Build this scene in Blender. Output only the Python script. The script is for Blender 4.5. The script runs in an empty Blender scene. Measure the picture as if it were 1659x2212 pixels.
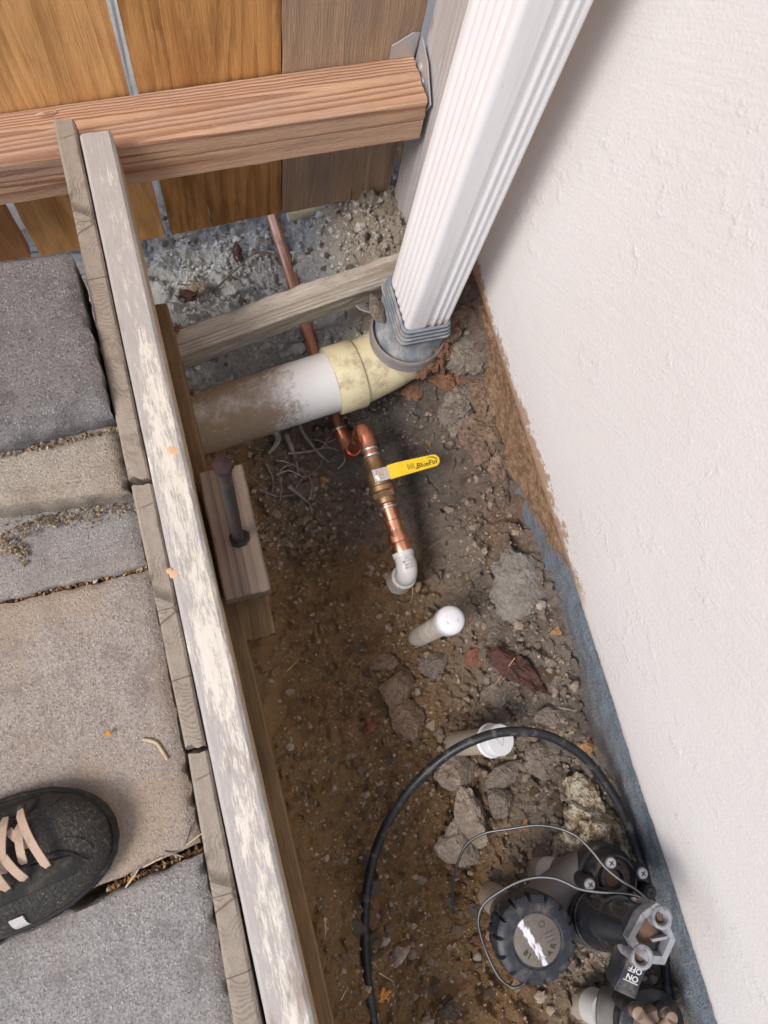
import bpy, bmesh, math, random
import numpy as np
from mathutils import Vector, Matrix, noise as mnoise

random.seed(7); rng = np.random.default_rng(7)
sc = bpy.context.scene
COL = sc.collection
R = math.radians

# ------------------------------------------------------------------ camera
# x = towards the house wall, y = towards the fence, z = up; paver top is z = 0
FL = 1605.0; CX, CY = 829.5, 1106.0; H = 0.75
_dn = Vector((610 - CX, 1520 - CY, FL)).normalized()
_v2 = Vector((-1187 - CX, -6180 - CY, FL)); _Y = (_v2 - _dn * _v2.dot(_dn)).normalized()
_Z = -_dn; _X = _Y.cross(_Z)
cam_d = bpy.data.cameras.new('camera'); cam = bpy.data.objects.new('camera', cam_d); COL.objects.link(cam)
cam_d.sensor_fit = 'VERTICAL'; cam_d.sensor_height = 36; cam_d.lens = FL / 2212 * 36
cam_d.clip_start = 0.01; cam_d.clip_end = 400
cam.matrix_world = Matrix(((_X[0], -_X[1], -_X[2], 0), (_Y[0], -_Y[1], -_Y[2], 0), (_Z[0], -_Z[1], -_Z[2], H), (0, 0, 0, 1)))
cam_d.dof.use_dof = True; cam_d.dof.focus_distance = 0.88; cam_d.dof.aperture_fstop = 11
sc.camera = cam

# ------------------------------------------------------------------ world, sun, exposure
SUN_EL, SUN_AZ = 46.0, 0.0
sun_dir = Vector((-0.72, -0.24, 0.90)).normalized()      # towards the sun: over the left side
w = bpy.data.worlds.new('World'); sc.world = w; w.use_nodes = True
wn = w.node_tree.nodes; wl = w.node_tree.links
bg = wn['Background']; sky = wn.new('ShaderNodeTexSky'); sky.sky_type = 'NISHITA'; sky.sun_disc = False
sky.sun_elevation = math.asin(sun_dir.z); sky.sun_rotation = math.atan2(sun_dir.x, sun_dir.y)
sky.air_density = 1.0; sky.dust_density = 1.6; sky.ozone_density = 1.0
wl.new(sky.outputs[0], bg.inputs[0]); bg.inputs[1].default_value = 0.125
sl = bpy.data.lights.new('sun', 'SUN'); sl.energy = 1.5; sl.angle = R(22); sl.color = (1.0, 0.95, 0.90)
so = bpy.data.objects.new('sun', sl); COL.objects.link(so); so.rotation_euler = sun_dir.to_track_quat('Z', 'Y').to_euler()
sc.view_settings.view_transform = 'Standard'; sc.view_settings.look = 'None'
sc.view_settings.exposure = 0.84; sc.view_settings.gamma = 1
sc.render.engine = 'CYCLES'
sc.cycles.use_denoising = True; sc.cycles.denoiser = 'OPENIMAGEDENOISE'; sc.cycles.denoising_input_passes = 'RGB_ALBEDO_NORMAL'; sc.cycles.denoising_prefilter = 'ACCURATE'; sc.cycles.max_bounces = 8; sc.cycles.sample_clamp_indirect = 6

# ------------------------------------------------------------------ helpers
def ray(px, py):
    d = Vector((px - CX, py - CY, FL)); return Vector((d.dot(_X), d.dot(_Y), d.dot(_Z)))
def P(px, py, z):
    d = ray(px, py); return Vector((0, 0, H)) + d * ((z - H) / d.z)
def PY(px, py, y):
    d = ray(px, py); return Vector((0, 0, H)) + d * (y / d.y)
def PX(px, py, x):
    d = ray(px, py); return Vector((0, 0, H)) + d * (x / d.x)
def Z8(u, v): return ((1060 + u * .5184) / 1.1573, (2040 + v * .5184) / 1.1573)
def V(*a): return Vector(a)

class MB:
    def __init__(s): s.v = []; s.f = []; s.g = []
    def add(s, vs, fs, gs=None):
        b = len(s.v); s.v += [tuple(p) for p in vs]; s.f += [tuple(i + b for i in f) for f in fs]
        s.g += [tuple(p) for p in (gs if gs is not None else vs)]; return s
    def build(s, name, m, parent=None, smooth=True, ang=35, loc=None):
        me = bpy.data.meshes.new(name)
        off = np.array(parent_loc(parent) if parent else (loc if loc is not None else (0, 0, 0)), float)
        vv = np.array(s.v, float) - off
        me.from_pydata(vv.tolist(), [], s.f)
        a = me.attributes.new('gc', 'FLOAT_VECTOR', 'POINT'); a.data.foreach_set('vector', np.array(s.g, np.float32).ravel())
        if smooth:
            me.polygons.foreach_set('use_smooth', [True] * len(me.polygons))
            me.set_sharp_from_angle(angle=R(ang))
        me.materials.append(m); me.update()
        o = bpy.data.objects.new(name, me); COL.objects.link(o)
        if parent: o.parent = parent
        elif loc is not None: o.location = loc
        return o
    # --- shapes
    def lathe(s, org, axis, prof, n=32, wob=0.0):
        axis = Vector(axis).normalized(); a = axis.orthogonal().normalized(); b = axis.cross(a)
        vs, fs, gs = [], [], []
        for (r, h) in prof:
            for k in range(n):
                t = 2 * math.pi * k / n
                rr = r * (1 + wob * mnoise.noise(V(math.cos(t) * 2, math.sin(t) * 2, h * 40)))
                p = Vector(org) + axis * h + (a * math.cos(t) + b * math.sin(t)) * rr
                vs.append(p); gs.append((h, t * max(r, .01), r))
        for i in range(len(prof) - 1):
            for k in range(n):
                k2 = (k + 1) % n; fs.append((i * n + k, i * n + k2, (i + 1) * n + k2, (i + 1) * n + k))
        if prof[0][0] > 0: fs.append(tuple(reversed(range(n))))
        if prof[-1][0] > 0: fs.append(tuple(range((len(prof) - 1) * n, len(prof) * n)))
        return s.add(vs, fs, gs)
    def tube(s, pts, rad, n=14, flat=1.0, up=None, cap=True):
        pts = [Vector(p) for p in pts]; m = len(pts)
        rads = rad if isinstance(rad, (list, tuple)) else [rad] * m
        tang = [(pts[min(i + 1, m - 1)] - pts[max(i - 1, 0)]).normalized() for i in range(m)]
        a = (Vector(up).cross(tang[0]) if up else tang[0].orthogonal()).normalized()
        vs, fs, gs = [], [], []; L = 0
        for i in range(m):
            if i: L += (pts[i] - pts[i - 1]).length
            a = (a - tang[i] * a.dot(tang[i])).normalized(); b = tang[i].cross(a)
            for k in range(n):
                t = 2 * math.pi * k / n
                vs.append(pts[i] + a * math.cos(t) * rads[i] + b * math.sin(t) * rads[i] * flat); gs.append((L, math.cos(t) * rads[i], math.sin(t) * rads[i]))
        for i in range(m - 1):
            for k in range(n):
                k2 = (k + 1) % n; fs.append((i * n + k, i * n + k2, (i + 1) * n + k2, (i + 1) * n + k))
        if cap: fs.append(tuple(reversed(range(n)))); fs.append(tuple(range((m - 1) * n, m * n)))
        return s.add(vs, fs, gs)
    def prism(s, poly, org, ux, uy, h, bev=0.0):
        ux = Vector(ux).normalized(); uy = Vector(uy).normalized(); uz = ux.cross(uy).normalized(); n = len(poly); org = Vector(org)
        cx = sum(p[0] for p in poly) / n; cy = sum(p[1] for p in poly) / n
        def ring(z, inset):
            out = []
            for (x, y) in poly:
                d = math.hypot(x - cx, y - cy) or 1; k = max(0, (d - inset)) / d
                out.append((cx + (x - cx) * k, cy + (y - cy) * k, z))
            return out
        rings = [ring(0, bev), ring(bev, 0), ring(h - bev, 0), ring(h, bev)] if bev > 0 else [ring(0, 0), ring(h, 0)]
        vs = [org + ux * p[0] + uy * p[1] + uz * p[2] for r_ in rings for p in r_]; gs = [p for r_ in rings for p in r_]
        fs = [tuple(reversed(range(n))), tuple(range((len(rings) - 1) * n, len(rings) * n))]
        for i in range(len(rings) - 1):
            for k in range(n):
                k2 = (k + 1) % n; fs.append((i * n + k, i * n + k2, (i + 1) * n + k2, (i + 1) * n + k))
        return s.add(vs, fs, gs)
    def board(s, A, B, width, thick, up=(0, 0, 1), nl=40, ns=5, ch=0.0025, rough=0.0006, seed=0, taper=1.0, wav=0.0, ragA=0.0, ragB=0.0):
        """timber from A to B (centres of the end faces); grain coordinate = (length, width, thickness)"""
        A = Vector(A); B = Vector(B); d = (B - A); L = d.length; d.normalize()
        side = d.cross(Vector(up)).normalized(); upv = side.cross(d).normalized()
        hw, ht = width / 2, thick / 2; prof = []
        def edge(a, b, m):
            for i in range(m): prof.append((a[0] + (b[0] - a[0]) * i / m, a[1] + (b[1] - a[1]) * i / m))
        c = ch
        cs = [(-hw + c, ht), (hw - c, ht), (hw, ht - c), (hw, -ht + c), (hw - c, -ht), (-hw + c, -ht), (-hw, -ht + c), (-hw, ht - c)]
        for i in range(8): edge(cs[i], cs[(i + 1) % 8], ns if i % 2 == 0 else 1)
        n = len(prof); vs, gs, fs = [], [], []
        for i in range(nl + 1):
            t = i / nl; k = 1 + (taper - 1) * t
            bow = wav * math.sin(t * 5.1 + seed)
            for (x, y) in prof:
                off = 0
                if i == 0: off = ragA * mnoise.noise(V(x * 130 + seed, y * 130, 3.1))
                if i == nl: off = ragB * mnoise.noise(V(x * 130, y * 130 + seed, 7.7))
                q = V(t * L * 25 + seed * 3.3, x * 90, y * 90)
                e = rough * (mnoise.noise(q) + .6 * mnoise.noise(q * 2.7))
                rr = math.hypot(x, y) or 1
                p = A + d * (t * L + off) + side * (x * k * (1 + e / rr) + bow) + upv * (y * (1 + e / rr))
                vs.append(p); gs.append((t * L + seed * .73, x + seed * .31, y + seed * .17))
        for i in range(nl):
            for k in range(n):
                k2 = (k + 1) % n; fs.append((i * n + k2, i * n + k, (i + 1) * n + k, (i + 1) * n + k2))
        fs.append(tuple(range(n))); fs.append(tuple(reversed(range(nl * n, nl * n + n))))
        return s.add(vs, fs, gs)

def parent_loc(o):
    l = Vector(o.location)
    while o.parent: o = o.parent; l = l + Vector(o.location)
    return l
def tag(o, label, cat, group=None):
    o['label'] = label; o['category'] = cat
    if group: o['group'] = group
    return o
def thing(name, label, cat, loc=(0, 0, 0), group=None):
    o = bpy.data.objects.new(name, None); o.empty_display_size = .02; COL.objects.link(o); o.location = loc
    return tag(o, label, cat, group)
def smoothpath(pts, n=8):
    pts = [Vector(p) for p in pts]; q = [pts[0] * 2 - pts[1]] + pts + [pts[-1] * 2 - pts[-2]]; out = []
    for i in range(1, len(q) - 2):
        a, b, c, d = q[i - 1], q[i], q[i + 1], q[i + 2]
        for k in range(n):
            t = k / n
            out.append(.5 * ((2 * b) + (c - a) * t + (2 * a - 5 * b + 4 * c - d) * t * t + (-a + 3 * b - 3 * c + d) * t ** 3))
    out.append(pts[-1]); return out
def text_mesh(mb, txt, size, org, ux, uy, ext=0.0003, space=1.0, bold=0.0):
    cu = bpy.data.curves.new('t', 'FONT'); cu.body = txt; cu.size = size; cu.extrude = ext; cu.align_x = 'CENTER'; cu.align_y = 'CENTER'; cu.resolution_u = 3; cu.space_character = space; cu.offset = bold
    ob = bpy.data.objects.new('t', cu); COL.objects.link(ob)
    dg = bpy.context.evaluated_depsgraph_get(); me = bpy.data.meshes.new_from_object(ob.evaluated_get(dg))
    ux = Vector(ux).normalized(); uy = Vector(uy).normalized(); uz = ux.cross(uy)
    mb.add([Vector(org) + ux * p.co.x + uy * p.co.y + uz * (p.co.z + ext) for p in me.vertices], [tuple(f.vertices) for f in me.polygons])
    bpy.data.objects.remove(ob); bpy.data.meshes.remove(me); bpy.data.curves.remove(cu)

# ------------------------------------------------------------------ materials
class N:
    def __init__(s, name):
        s.m = bpy.data.materials.new(name); s.m.use_nodes = True; s.t = s.m.node_tree; s.n = s.t.nodes; s.l = s.t.links
        s.b = s.n['Principled BSDF']
    def new(s, k, **kw):
        o = s.n.new('ShaderNode' + k)
        for a, b in kw.items(): setattr(o, a, b)
        return o
    def put(s, sock, v):
        if isinstance(v, bpy.types.NodeSocket): s.l.new(v, sock)
        elif isinstance(v, (tuple, list)) and len(v) == 3 and sock.type == 'RGBA': sock.default_value = (*v, 1)
        else: sock.default_value = v
    def obj(s): return s.new('TexCoord').outputs['Object']
    def geo(s): return s.new('NewGeometry').outputs['Position']
    def gc(s): return s.new('Attribute', attribute_name='gc').outputs['Vector']
    def rnd(s): return s.new('ObjectInfo').outputs['Random']
    def scale(s, v, sc_, off=(0, 0, 0)):
        o = s.new('Mapping'); s.put(o.inputs['Vector'], v); o.inputs['Scale'].default_value = sc_; o.inputs['Location'].default_value = off; return o.outputs[0]
    def noise(s, v, scale, detail=4, rough=.55, dist=0.0, col=False):
        o = s.new('TexNoise'); s.put(o.inputs['Vector'], v); o.inputs['Scale'].default_value = scale; o.inputs['Detail'].default_value = detail
        o.inputs['Roughness'].default_value = rough; o.inputs['Distortion'].default_value = dist; return o.outputs['Color' if col else 0]
    def vor(s, v, scale, feature='F1', out='Distance', rand=1.0):
        o = s.new('TexVoronoi', feature=feature); s.put(o.inputs['Vector'], v); o.inputs['Scale'].default_value = scale; o.inputs['Randomness'].default_value = rand; return o.outputs[out]
    def math(s, op, a, b=0.5, clamp=False):
        o = s.new('Math', operation=op); o.use_clamp = clamp; s.put(o.inputs[0], a); s.put(o.inputs[1], b); return o.outputs[0]
    def mr(s, v, a, b, c=0.0, d=1.0, smooth=True):
        o = s.new('MapRange'); o.interpolation_type = 'SMOOTHSTEP' if smooth else 'LINEAR'; s.put(o.inputs[0], v)
        for i, x in enumerate((a, b, c, d)): o.inputs[i + 1].default_value = x
        return o.outputs[0]
    def mix(s, f, a, b, mode='MIX'):
        o = s.new('Mix', data_type='RGBA', blend_type=mode); s.put(o.inputs[0], f); s.put(o.inputs[6], a); s.put(o.inputs[7], b); return o.outputs[2]
    def ramp(s, f, stops):
        o = s.new('ValToRGB'); s.put(o.inputs[0], f); e = o.color_ramp.elements
        while len(e) < len(stops): e.new(.5)
        for el, (p, c) in zip(e, stops): el.position = p; el.color = (*c, 1) if len(c) == 3 else c
        return o.outputs[0]
    def sep(s, v): o = s.new('SeparateXYZ'); s.put(o.inputs[0], v); return o.outputs
    def bump(s, h, strength=.5, dist=.002, nrm=None):
        o = s.new('Bump'); s.put(o.inputs['Height'], h); o.inputs['Strength'].default_value = strength; o.inputs['Distance'].default_value = dist
        if nrm: s.l.new(nrm, o.inputs['Normal'])
        return o.outputs[0]
    def fin(s, col=None, rough=.6, nrm=None, metal=0.0, spec=None, **kw):
        if col is not None: s.put(s.b.inputs['Base Color'], col)
        s.put(s.b.inputs['Roughness'], rough); s.put(s.b.inputs['Metallic'], metal)
        if spec is not None: s.put(s.b.inputs['Specular IOR Level'], spec)
        if nrm: s.l.new(nrm, s.b.inputs['Normal'])
        return s.m

def wood(name, light, dark, ring=9.0, rscale=7.0, gray=None, gamt=0.0, dirt=None, damt=0.0, bump=.5, rough=.75, streak=.5, mottle=.25, stretch=.4, ramt=.35):
    n = N(name); g = n.gc(); r = n.rnd()
    off = n.new('CombineXYZ'); n.put(off.inputs[0], n.math('MULTIPLY', r, 7.0)); n.put(off.inputs[1], n.math('MULTIPLY', r, 3.0))
    va = n.new('VectorMath', operation='ADD'); n.put(va.inputs[0], g); n.l.new(off.outputs[0], va.inputs[1]); g = va.outputs[0]
    jit = n.noise(n.scale(g, (6, 60, 60)), 1.0, 3, .6)
    base = n.noise(n.scale(g, (stretch, 7, 7)), rscale * .35, 1.2, .4)
    rings = n.math('FRACT', n.math('ADD', n.math('MULTIPLY', base, ring * 3), n.math('MULTIPLY', jit, .55)))
    late = n.math('MULTIPLY', n.mr(rings, .25, .86), n.mr(rings, .99, .9))
    fine = n.noise(n.scale(g, (14, 480, 480)), 1.0, 5, .75)
    mid = n.noise(n.scale(g, (2.2, 120, 120)), 1.0, 5, .65)
    blot = n.noise(n.scale(g, (3, 14, 14)), 1.6, 5, .65)
    pit = n.noise(n.scale(g, (90, 420, 420)), 1.0, 4, .7)
    f = n.math('ADD', n.math('MULTIPLY', late, ramt), n.math('MULTIPLY', n.math('SUBTRACT', fine, .42), streak * 1.7), True)
    f = n.math('ADD', f, n.math('MULTIPLY', n.math('SUBTRACT', mid, .45), 1.2), True)
    col = n.mix(f, light, dark)
    col = n.mix(n.math('MULTIPLY', n.mr(blot, .42, .68), mottle), col, tuple(c * .5 for c in dark))
    kn = n.vor(n.scale(g, (4.5, 6.5, 6.5)), 1.0); col = n.mix(n.math('MULTIPLY', n.mr(kn, .085, .03), .75), col, tuple(c * .35 for c in dark))
    col = n.mix(n.math('MULTIPLY', n.mr(pit, .60, .74), .45), col, tuple(min(1, c * 1.35) for c in light))
    if gray: col = n.mix(n.math('MULTIPLY', n.mr(n.math('ADD', blot, n.math('MULTIPLY', fine, .4)), .55, .95), gamt), col, gray)
    if dirt:
        dm = n.mr(n.noise(n.scale(g, (1, 2, 2)), 14, 6, .7), .48, .68); col = n.mix(n.math('MULTIPLY', dm, damt), col, dirt)
    h = n.math('ADD', n.math('ADD', fine, n.math('MULTIPLY', pit, .8)), n.math('MULTIPLY', late, -.35))
    return n.fin(col, rough, n.bump(h, bump, .0022), spec=.25)

M = {}
M['fence'] = wood('fence_cedar', (.74, .40, .155), (.42, .185, .055), ring=8, rscale=4, bump=.6, mottle=.5, streak=.6, stretch=.5)
M['fence_amber'] = wood('fence_cedar_amber', (.62, .31, .105), (.31, .12, .032), ring=7, rscale=4, bump=.6, mottle=.75, streak=.7, stretch=.4)
M['fence_red'] = wood('fence_cedar_red', (.44, .205, .085), (.235, .09, .032), ring=12, rscale=6, bump=.6, mottle=.35, streak=.6)
M['fence_grey'] = wood('fence_rough_sawn', (.50, .335, .21), (.25, .15, .08), ring=4, rscale=5, bump=1.0, mottle=.5, streak=1.1, gray=(.42, .36, .31), gamt=.3, ramt=.2)
M['rail'] = wood('rail_redwood', (.64, .40, .25), (.32, .145, .072), ring=13, rscale=5.5, bump=.9, mottle=.15, streak=.55, gray=(.47, .37, .32), gamt=.3, stretch=.10, ramt=.85)
M['post'] = wood('post_weathered', (.56, .51, .48), (.34, .29, .265), ring=9, rscale=6, bump=.7, mottle=.25, streak=.8, gray=(.58, .57, .60), gamt=.5, stretch=.1)
M['timber'] = wood('buried_timber', (.60, .54, .45), (.30, .245, .18), ring=9, rscale=7, bump=1.0, mottle=.3, streak=1.0, dirt=(.27, .21, .155), damt=.55, stretch=.2, ramt=.5)
M['plank'] = wood('soiled_plank', (.26, .165, .08), (.14, .08, .036), ring=7, rscale=5, bump=.8, mottle=.5, streak=.8, dirt=(.15, .09, .047), damt=.85, stretch=.2)
M['block'] = wood('block_dark', (.25, .175, .125), (.09, .06, .042), ring=5, rscale=5, bump=.6, mottle=.85, streak=.6, gray=(.36, .30, .25), gamt=.35, rough=.5, stretch=.12, ramt=.5)

def m_edge_white():
    n = N('bleached_edging'); g = n.gc(); s = n.sep(g)
    fine = n.noise(n.scale(g, (60, 620, 60)), 1, 5, .8); brk = n.noise(n.scale(g, (34, 130, 40)), 1.0, 6, .7); big = n.noise(n.scale(g, (3, 8, 8)), 2, 3, .5)
    pos = n.sep(n.geo())[1]
    cen = n.mr(n.math('ABSOLUTE', n.math('ADD', s[1], .0035)), .006, .0185, 1, 0)      # bleached along the middle of the top
    far = n.mr(pos, .25, .55, 0, 1)                                                     # older paint loss towards the fence
    k = n.math('ADD', n.math('ADD', n.math('MULTIPLY', fine, 1.15), n.math('MULTIPLY', brk, .95)), n.math('MULTIPLY', cen, .26))
    k = n.math('SUBTRACT', k, n.math('MULTIPLY', far, .17))
    k = n.math('ADD', k, n.math('MULTIPLY', n.math('SUBTRACT', big, .5), .55))
    bare = n.mr(k, 1.17, 1.40)
    wgrey = n.mix(fine, (.30, .265, .235), (.50, .46, .43)); cream = n.mix(brk, (.56, .50, .40), (.72, .67, .59))
    col = n.mix(bare, wgrey, cream)
    spot = n.mr(n.noise(n.scale(g, (9, 26, 26)), 1.1, 4, .6), .60, .70); col = n.mix(n.math('MULTIPLY', spot, .55), col, (.23, .155, .10))
    sidem = n.mr(s[2], .002, .012, 1, 0); col = n.mix(n.math('MULTIPLY', sidem, .85), col, n.mix(fine, (.36, .245, .12), (.58, .42, .24)))
    h = n.math('ADD', n.math('MULTIPLY', fine, .8), n.math('MULTIPLY', bare, -.35))
    return n.fin(col, .8, n.bump(h, .7, .0012), spec=.2)
M['edge'] = m_edge_white()
def m_edge_grey():
    n = N('weathered_edging'); g = n.gc(); s = n.sep(g)
    big = n.noise(n.scale(g, (7, 14, 14)), 1, 3, .6); sgn = n.noise(n.scale(g, (2.5, 1, 1)), 1, 1, .5)
    arc = n.math('ADD', n.math('MULTIPLY', s[0], 900.0), n.math('ADD', n.math('MULTIPLY', n.math('MULTIPLY', s[1], s[1]), 42000.0), n.math('ADD', n.math('MULTIPLY', big, 170.0), n.math('MULTIPLY', n.math('MULTIPLY', s[1], n.math('SUBTRACT', sgn, .5)), 6000.0))))
    fine = n.noise(g, 500, 5, .75); mid = n.noise(g, 60, 5, .7)
    ring = n.math('MULTIPLY', n.mr(n.math('SINE', arc), -.2, .9), n.mr(n.noise(g, 40, 4, .6), .42, .62))
    col = n.mix(mid, (.22, .175, .13), (.38, .325, .265)); col = n.mix(n.math('MULTIPLY', ring, .4), col, (.13, .10, .07)); col = n.mix(n.math('MULTIPLY', n.mr(fine, .5, .75), .7), col, (.45, .40, .335))
    col = n.mix(n.mr(n.noise(g, 23, 5, .65), .55, .72), col, (.17, .125, .085))
    crack = n.math('MULTIPLY', n.mr(n.vor(n.scale(g, (1.0, .3, .3)), 26, 'DISTANCE_TO_EDGE'), .02, .0), n.mr(n.noise(g, 18, 2, .5), .48, .6)); col = n.mix(n.math('MULTIPLY', crack, .6), col, (.06, .045, .03))
    h = n.math('ADD', n.math('MULTIPLY', fine, .9), n.math('ADD', n.math('MULTIPLY', ring, -.35), n.math('MULTIPLY', crack, -1.0)))
    return n.fin(col, .85, n.bump(h, .7, .0014), spec=.2)
M['edge_grey'] = m_edge_grey()

def concrete(name, c1, c2, speck, dark, tint=None, tamt=0.0, bump=.8, bright=(.50, .46, .42)):
    n = N(name); v = n.obj(); r = n.rnd()
    f1 = n.noise(v, 9, 5, .65); f2 = n.noise(v, 520, 3, .7); f3 = n.noise(v, 200, 4, .7); f4 = n.noise(v, 45, 5, .7)
    col = n.mix(f1, c1, c2); col = n.mix(n.mr(f2, .50, .66), col, speck); col = n.mix(n.mr(f2, .47, .33), col, dark)
    col = n.mix(n.math('MULTIPLY', n.mr(f3, .55, .75), .45), col, dark); col = n.mix(n.math('MULTIPLY', n.mr(f4, .50, .70), .45), col, dark); col = n.mix(n.math('MULTIPLY', n.mr(n.noise(v, 13, 6, .7), .52, .66), .35), col, tuple(x * .8 for x in dark))
    cellc = n.vor(v, 430, out='Color'); cr = n.sep(cellc)[0]; cd_ = n.vor(v, 430)
    pit = n.math('MULTIPLY', n.mr(n.noise(v, 330, 3, .8), .40, .28), .8); grain = n.math('MULTIPLY', n.mr(cr, .16, .08), n.mr(cd_, .6, .25))
    col = n.mix(n.math('MULTIPLY', grain, .75), col, bright); col = n.mix(n.math('MULTIPLY', pit, .7), col, tuple(c * .5 for c in dark))
    if tint: col = n.mix(n.math('MULTIPLY', n.mr(n.noise(v, 5.5, 5, .65), .45, .68), tamt), col, tint)
    h = n.math('ADD', n.math('MULTIPLY', f2, .6), n.math('ADD', n.math('MULTIPLY', f3, .8), n.math('MULTIPLY', n.math('SUBTRACT', grain, pit), .5)))
    return n.fin(col, .85, n.bump(h, bump, .002), spec=.25)
M['paver'] = concrete('paver_buff', (.27, .225, .19), (.345, .295, .255), (.42, .37, .325), (.155, .125, .105), tint=(.36, .255, .16), tamt=.55)
M['paver_dark'] = concrete('paver_charcoal', (.14, .128, .122), (.19, .172, .163), (.24, .222, .21), (.075, .068, .066), bump=.8, bright=(.36, .345, .335))
M['paver_grey'] = concrete('paver_grey', (.215, .20, .19), (.285, .265, .245), (.37, .35, .33), (.12, .11, .105), tint=(.30, .235, .17), tamt=.35)
M['paver_tan'] = concrete('paver_tan', (.28, .24, .19), (.36, .305, .24), (.43, .375, .31), (.17, .135, .10), tint=(.22, .165, .115), tamt=.5)

def m_stucco():
    n = N('stucco'); v = n.geo()
    a = n.noise(v, 320, 4, .6); b = n.noise(v, 75, 3, .55)
    rot = n.new('VectorRotate', rotation_type='X_AXIS'); n.put(rot.inputs['Vector'], v); rot.inputs['Angle'].default_value = R(38)
    st = n.noise(n.scale(rot.outputs[0], (60, 16, 190)), 1.0, 4, .6)
    wav = n.noise(v, 7, 3, .5)
    p = n.sep(v)
    scuff = n.math('MULTIPLY', n.mr(n.noise(v, 55, 5, .65), .52, .66), n.mr(n.noise(v, 9, 2, .5), .52, .62))
    h = n.math('ADD', n.math('MULTIPLY', a, .55), n.math('ADD', n.math('MULTIPLY', st, .55), n.math('MULTIPLY', b, .25)))
    h = n.math('ADD', h, n.math('ADD', n.math('MULTIPLY', wav, .9), n.math('MULTIPLY', scuff, .45)))
    col = n.mix(wav, (.645, .605, .57), (.695, .66, .63)); col = n.mix(n.mr(a, .55, .8), col, (.72, .695, .67))
    # splashed red soil in a strip above the lower edge, by the corner
    zj = n.math('ADD', p[2], n.math('ADD', n.math('MULTIPLY', n.math('SUBTRACT', n.noise(v, 17, 6, .75), .5), .095), n.math('MULTIPLY', n.math('SUBTRACT', n.noise(v, 130, 5, .8), .5), .05)))
    stain = n.math('MULTIPLY', n.mr(zj, -.031, -.022, 1, 0), n.math('MULTIPLY', n.mr(p[1], .0, .05), n.mr(p[1], .44, .5, 1, .4)))
    col = n.mix(n.math('MULTIPLY', stain, .95), col, n.mix(n.noise(v, 240, 3, .6), (.27, .15, .075), (.50, .34, .24)))
    fleck = n.math('MULTIPLY', n.mr(n.vor(v, 170), .30, .2), n.math('MULTIPLY', n.math('MULTIPLY', n.mr(p[2], -.03, .015, 1, 0), n.math('MULTIPLY', n.mr(p[1], .0, .06), n.mr(p[1], .34, .28))), n.mr(n.noise(v, 45, 4, .7), .47, .56)))
    col = n.mix(n.math('MULTIPLY', fleck, .6), col, (.42, .25, .16))
    return n.fin(col, .8, n.bump(h, .50, .0022), spec=.25)
M['stucco'] = m_stucco()
def m_footing():
    n = N('footing_concrete'); v = n.geo(); p = n.sep(v)
    a = n.noise(v, 45, 5, .65); f = n.noise(v, 300, 4, .7)
    col = n.mix(a, (.15, .178, .21), (.28, .315, .35)); col = n.mix(n.mr(f, .5, .8), col, (.34, .36, .38))
    brown = n.mix(n.mr(n.noise(v, 90, 6, .75), .35, .65), (.24, .125, .058), (.47, .31, .185))
    z2 = n.math('ADD', p[2], n.math('MULTIPLY', n.math('SUBTRACT', n.noise(v, 26, 4, .6), .5), .06))
    lim = n.mr(p[1], .02, .30, -.045, -.20, False)
    up = n.mr(n.math('SUBTRACT', z2, lim), -.012, .012)
    m = n.math('MULTIPLY', up, n.mr(p[1], -.01, .09)); col = n.mix(n.math('MULTIPLY', m, .95), col, brown)
    soil = n.mr(n.math('ADD', n.math('MULTIPLY', z2, 1.0), n.math('MULTIPLY', f, .04)), -.07, -.11); soil = n.math('MULTIPLY', soil, n.mr(p[1], .10, .0)); col = n.mix(n.math('MULTIPLY', soil, .7), col, (.20, .165, .14))
    return n.fin(col, .85, n.bump(n.math('ADD', f, a), 1.0, .006), spec=.2)
M['footing'] = m_footing()

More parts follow.
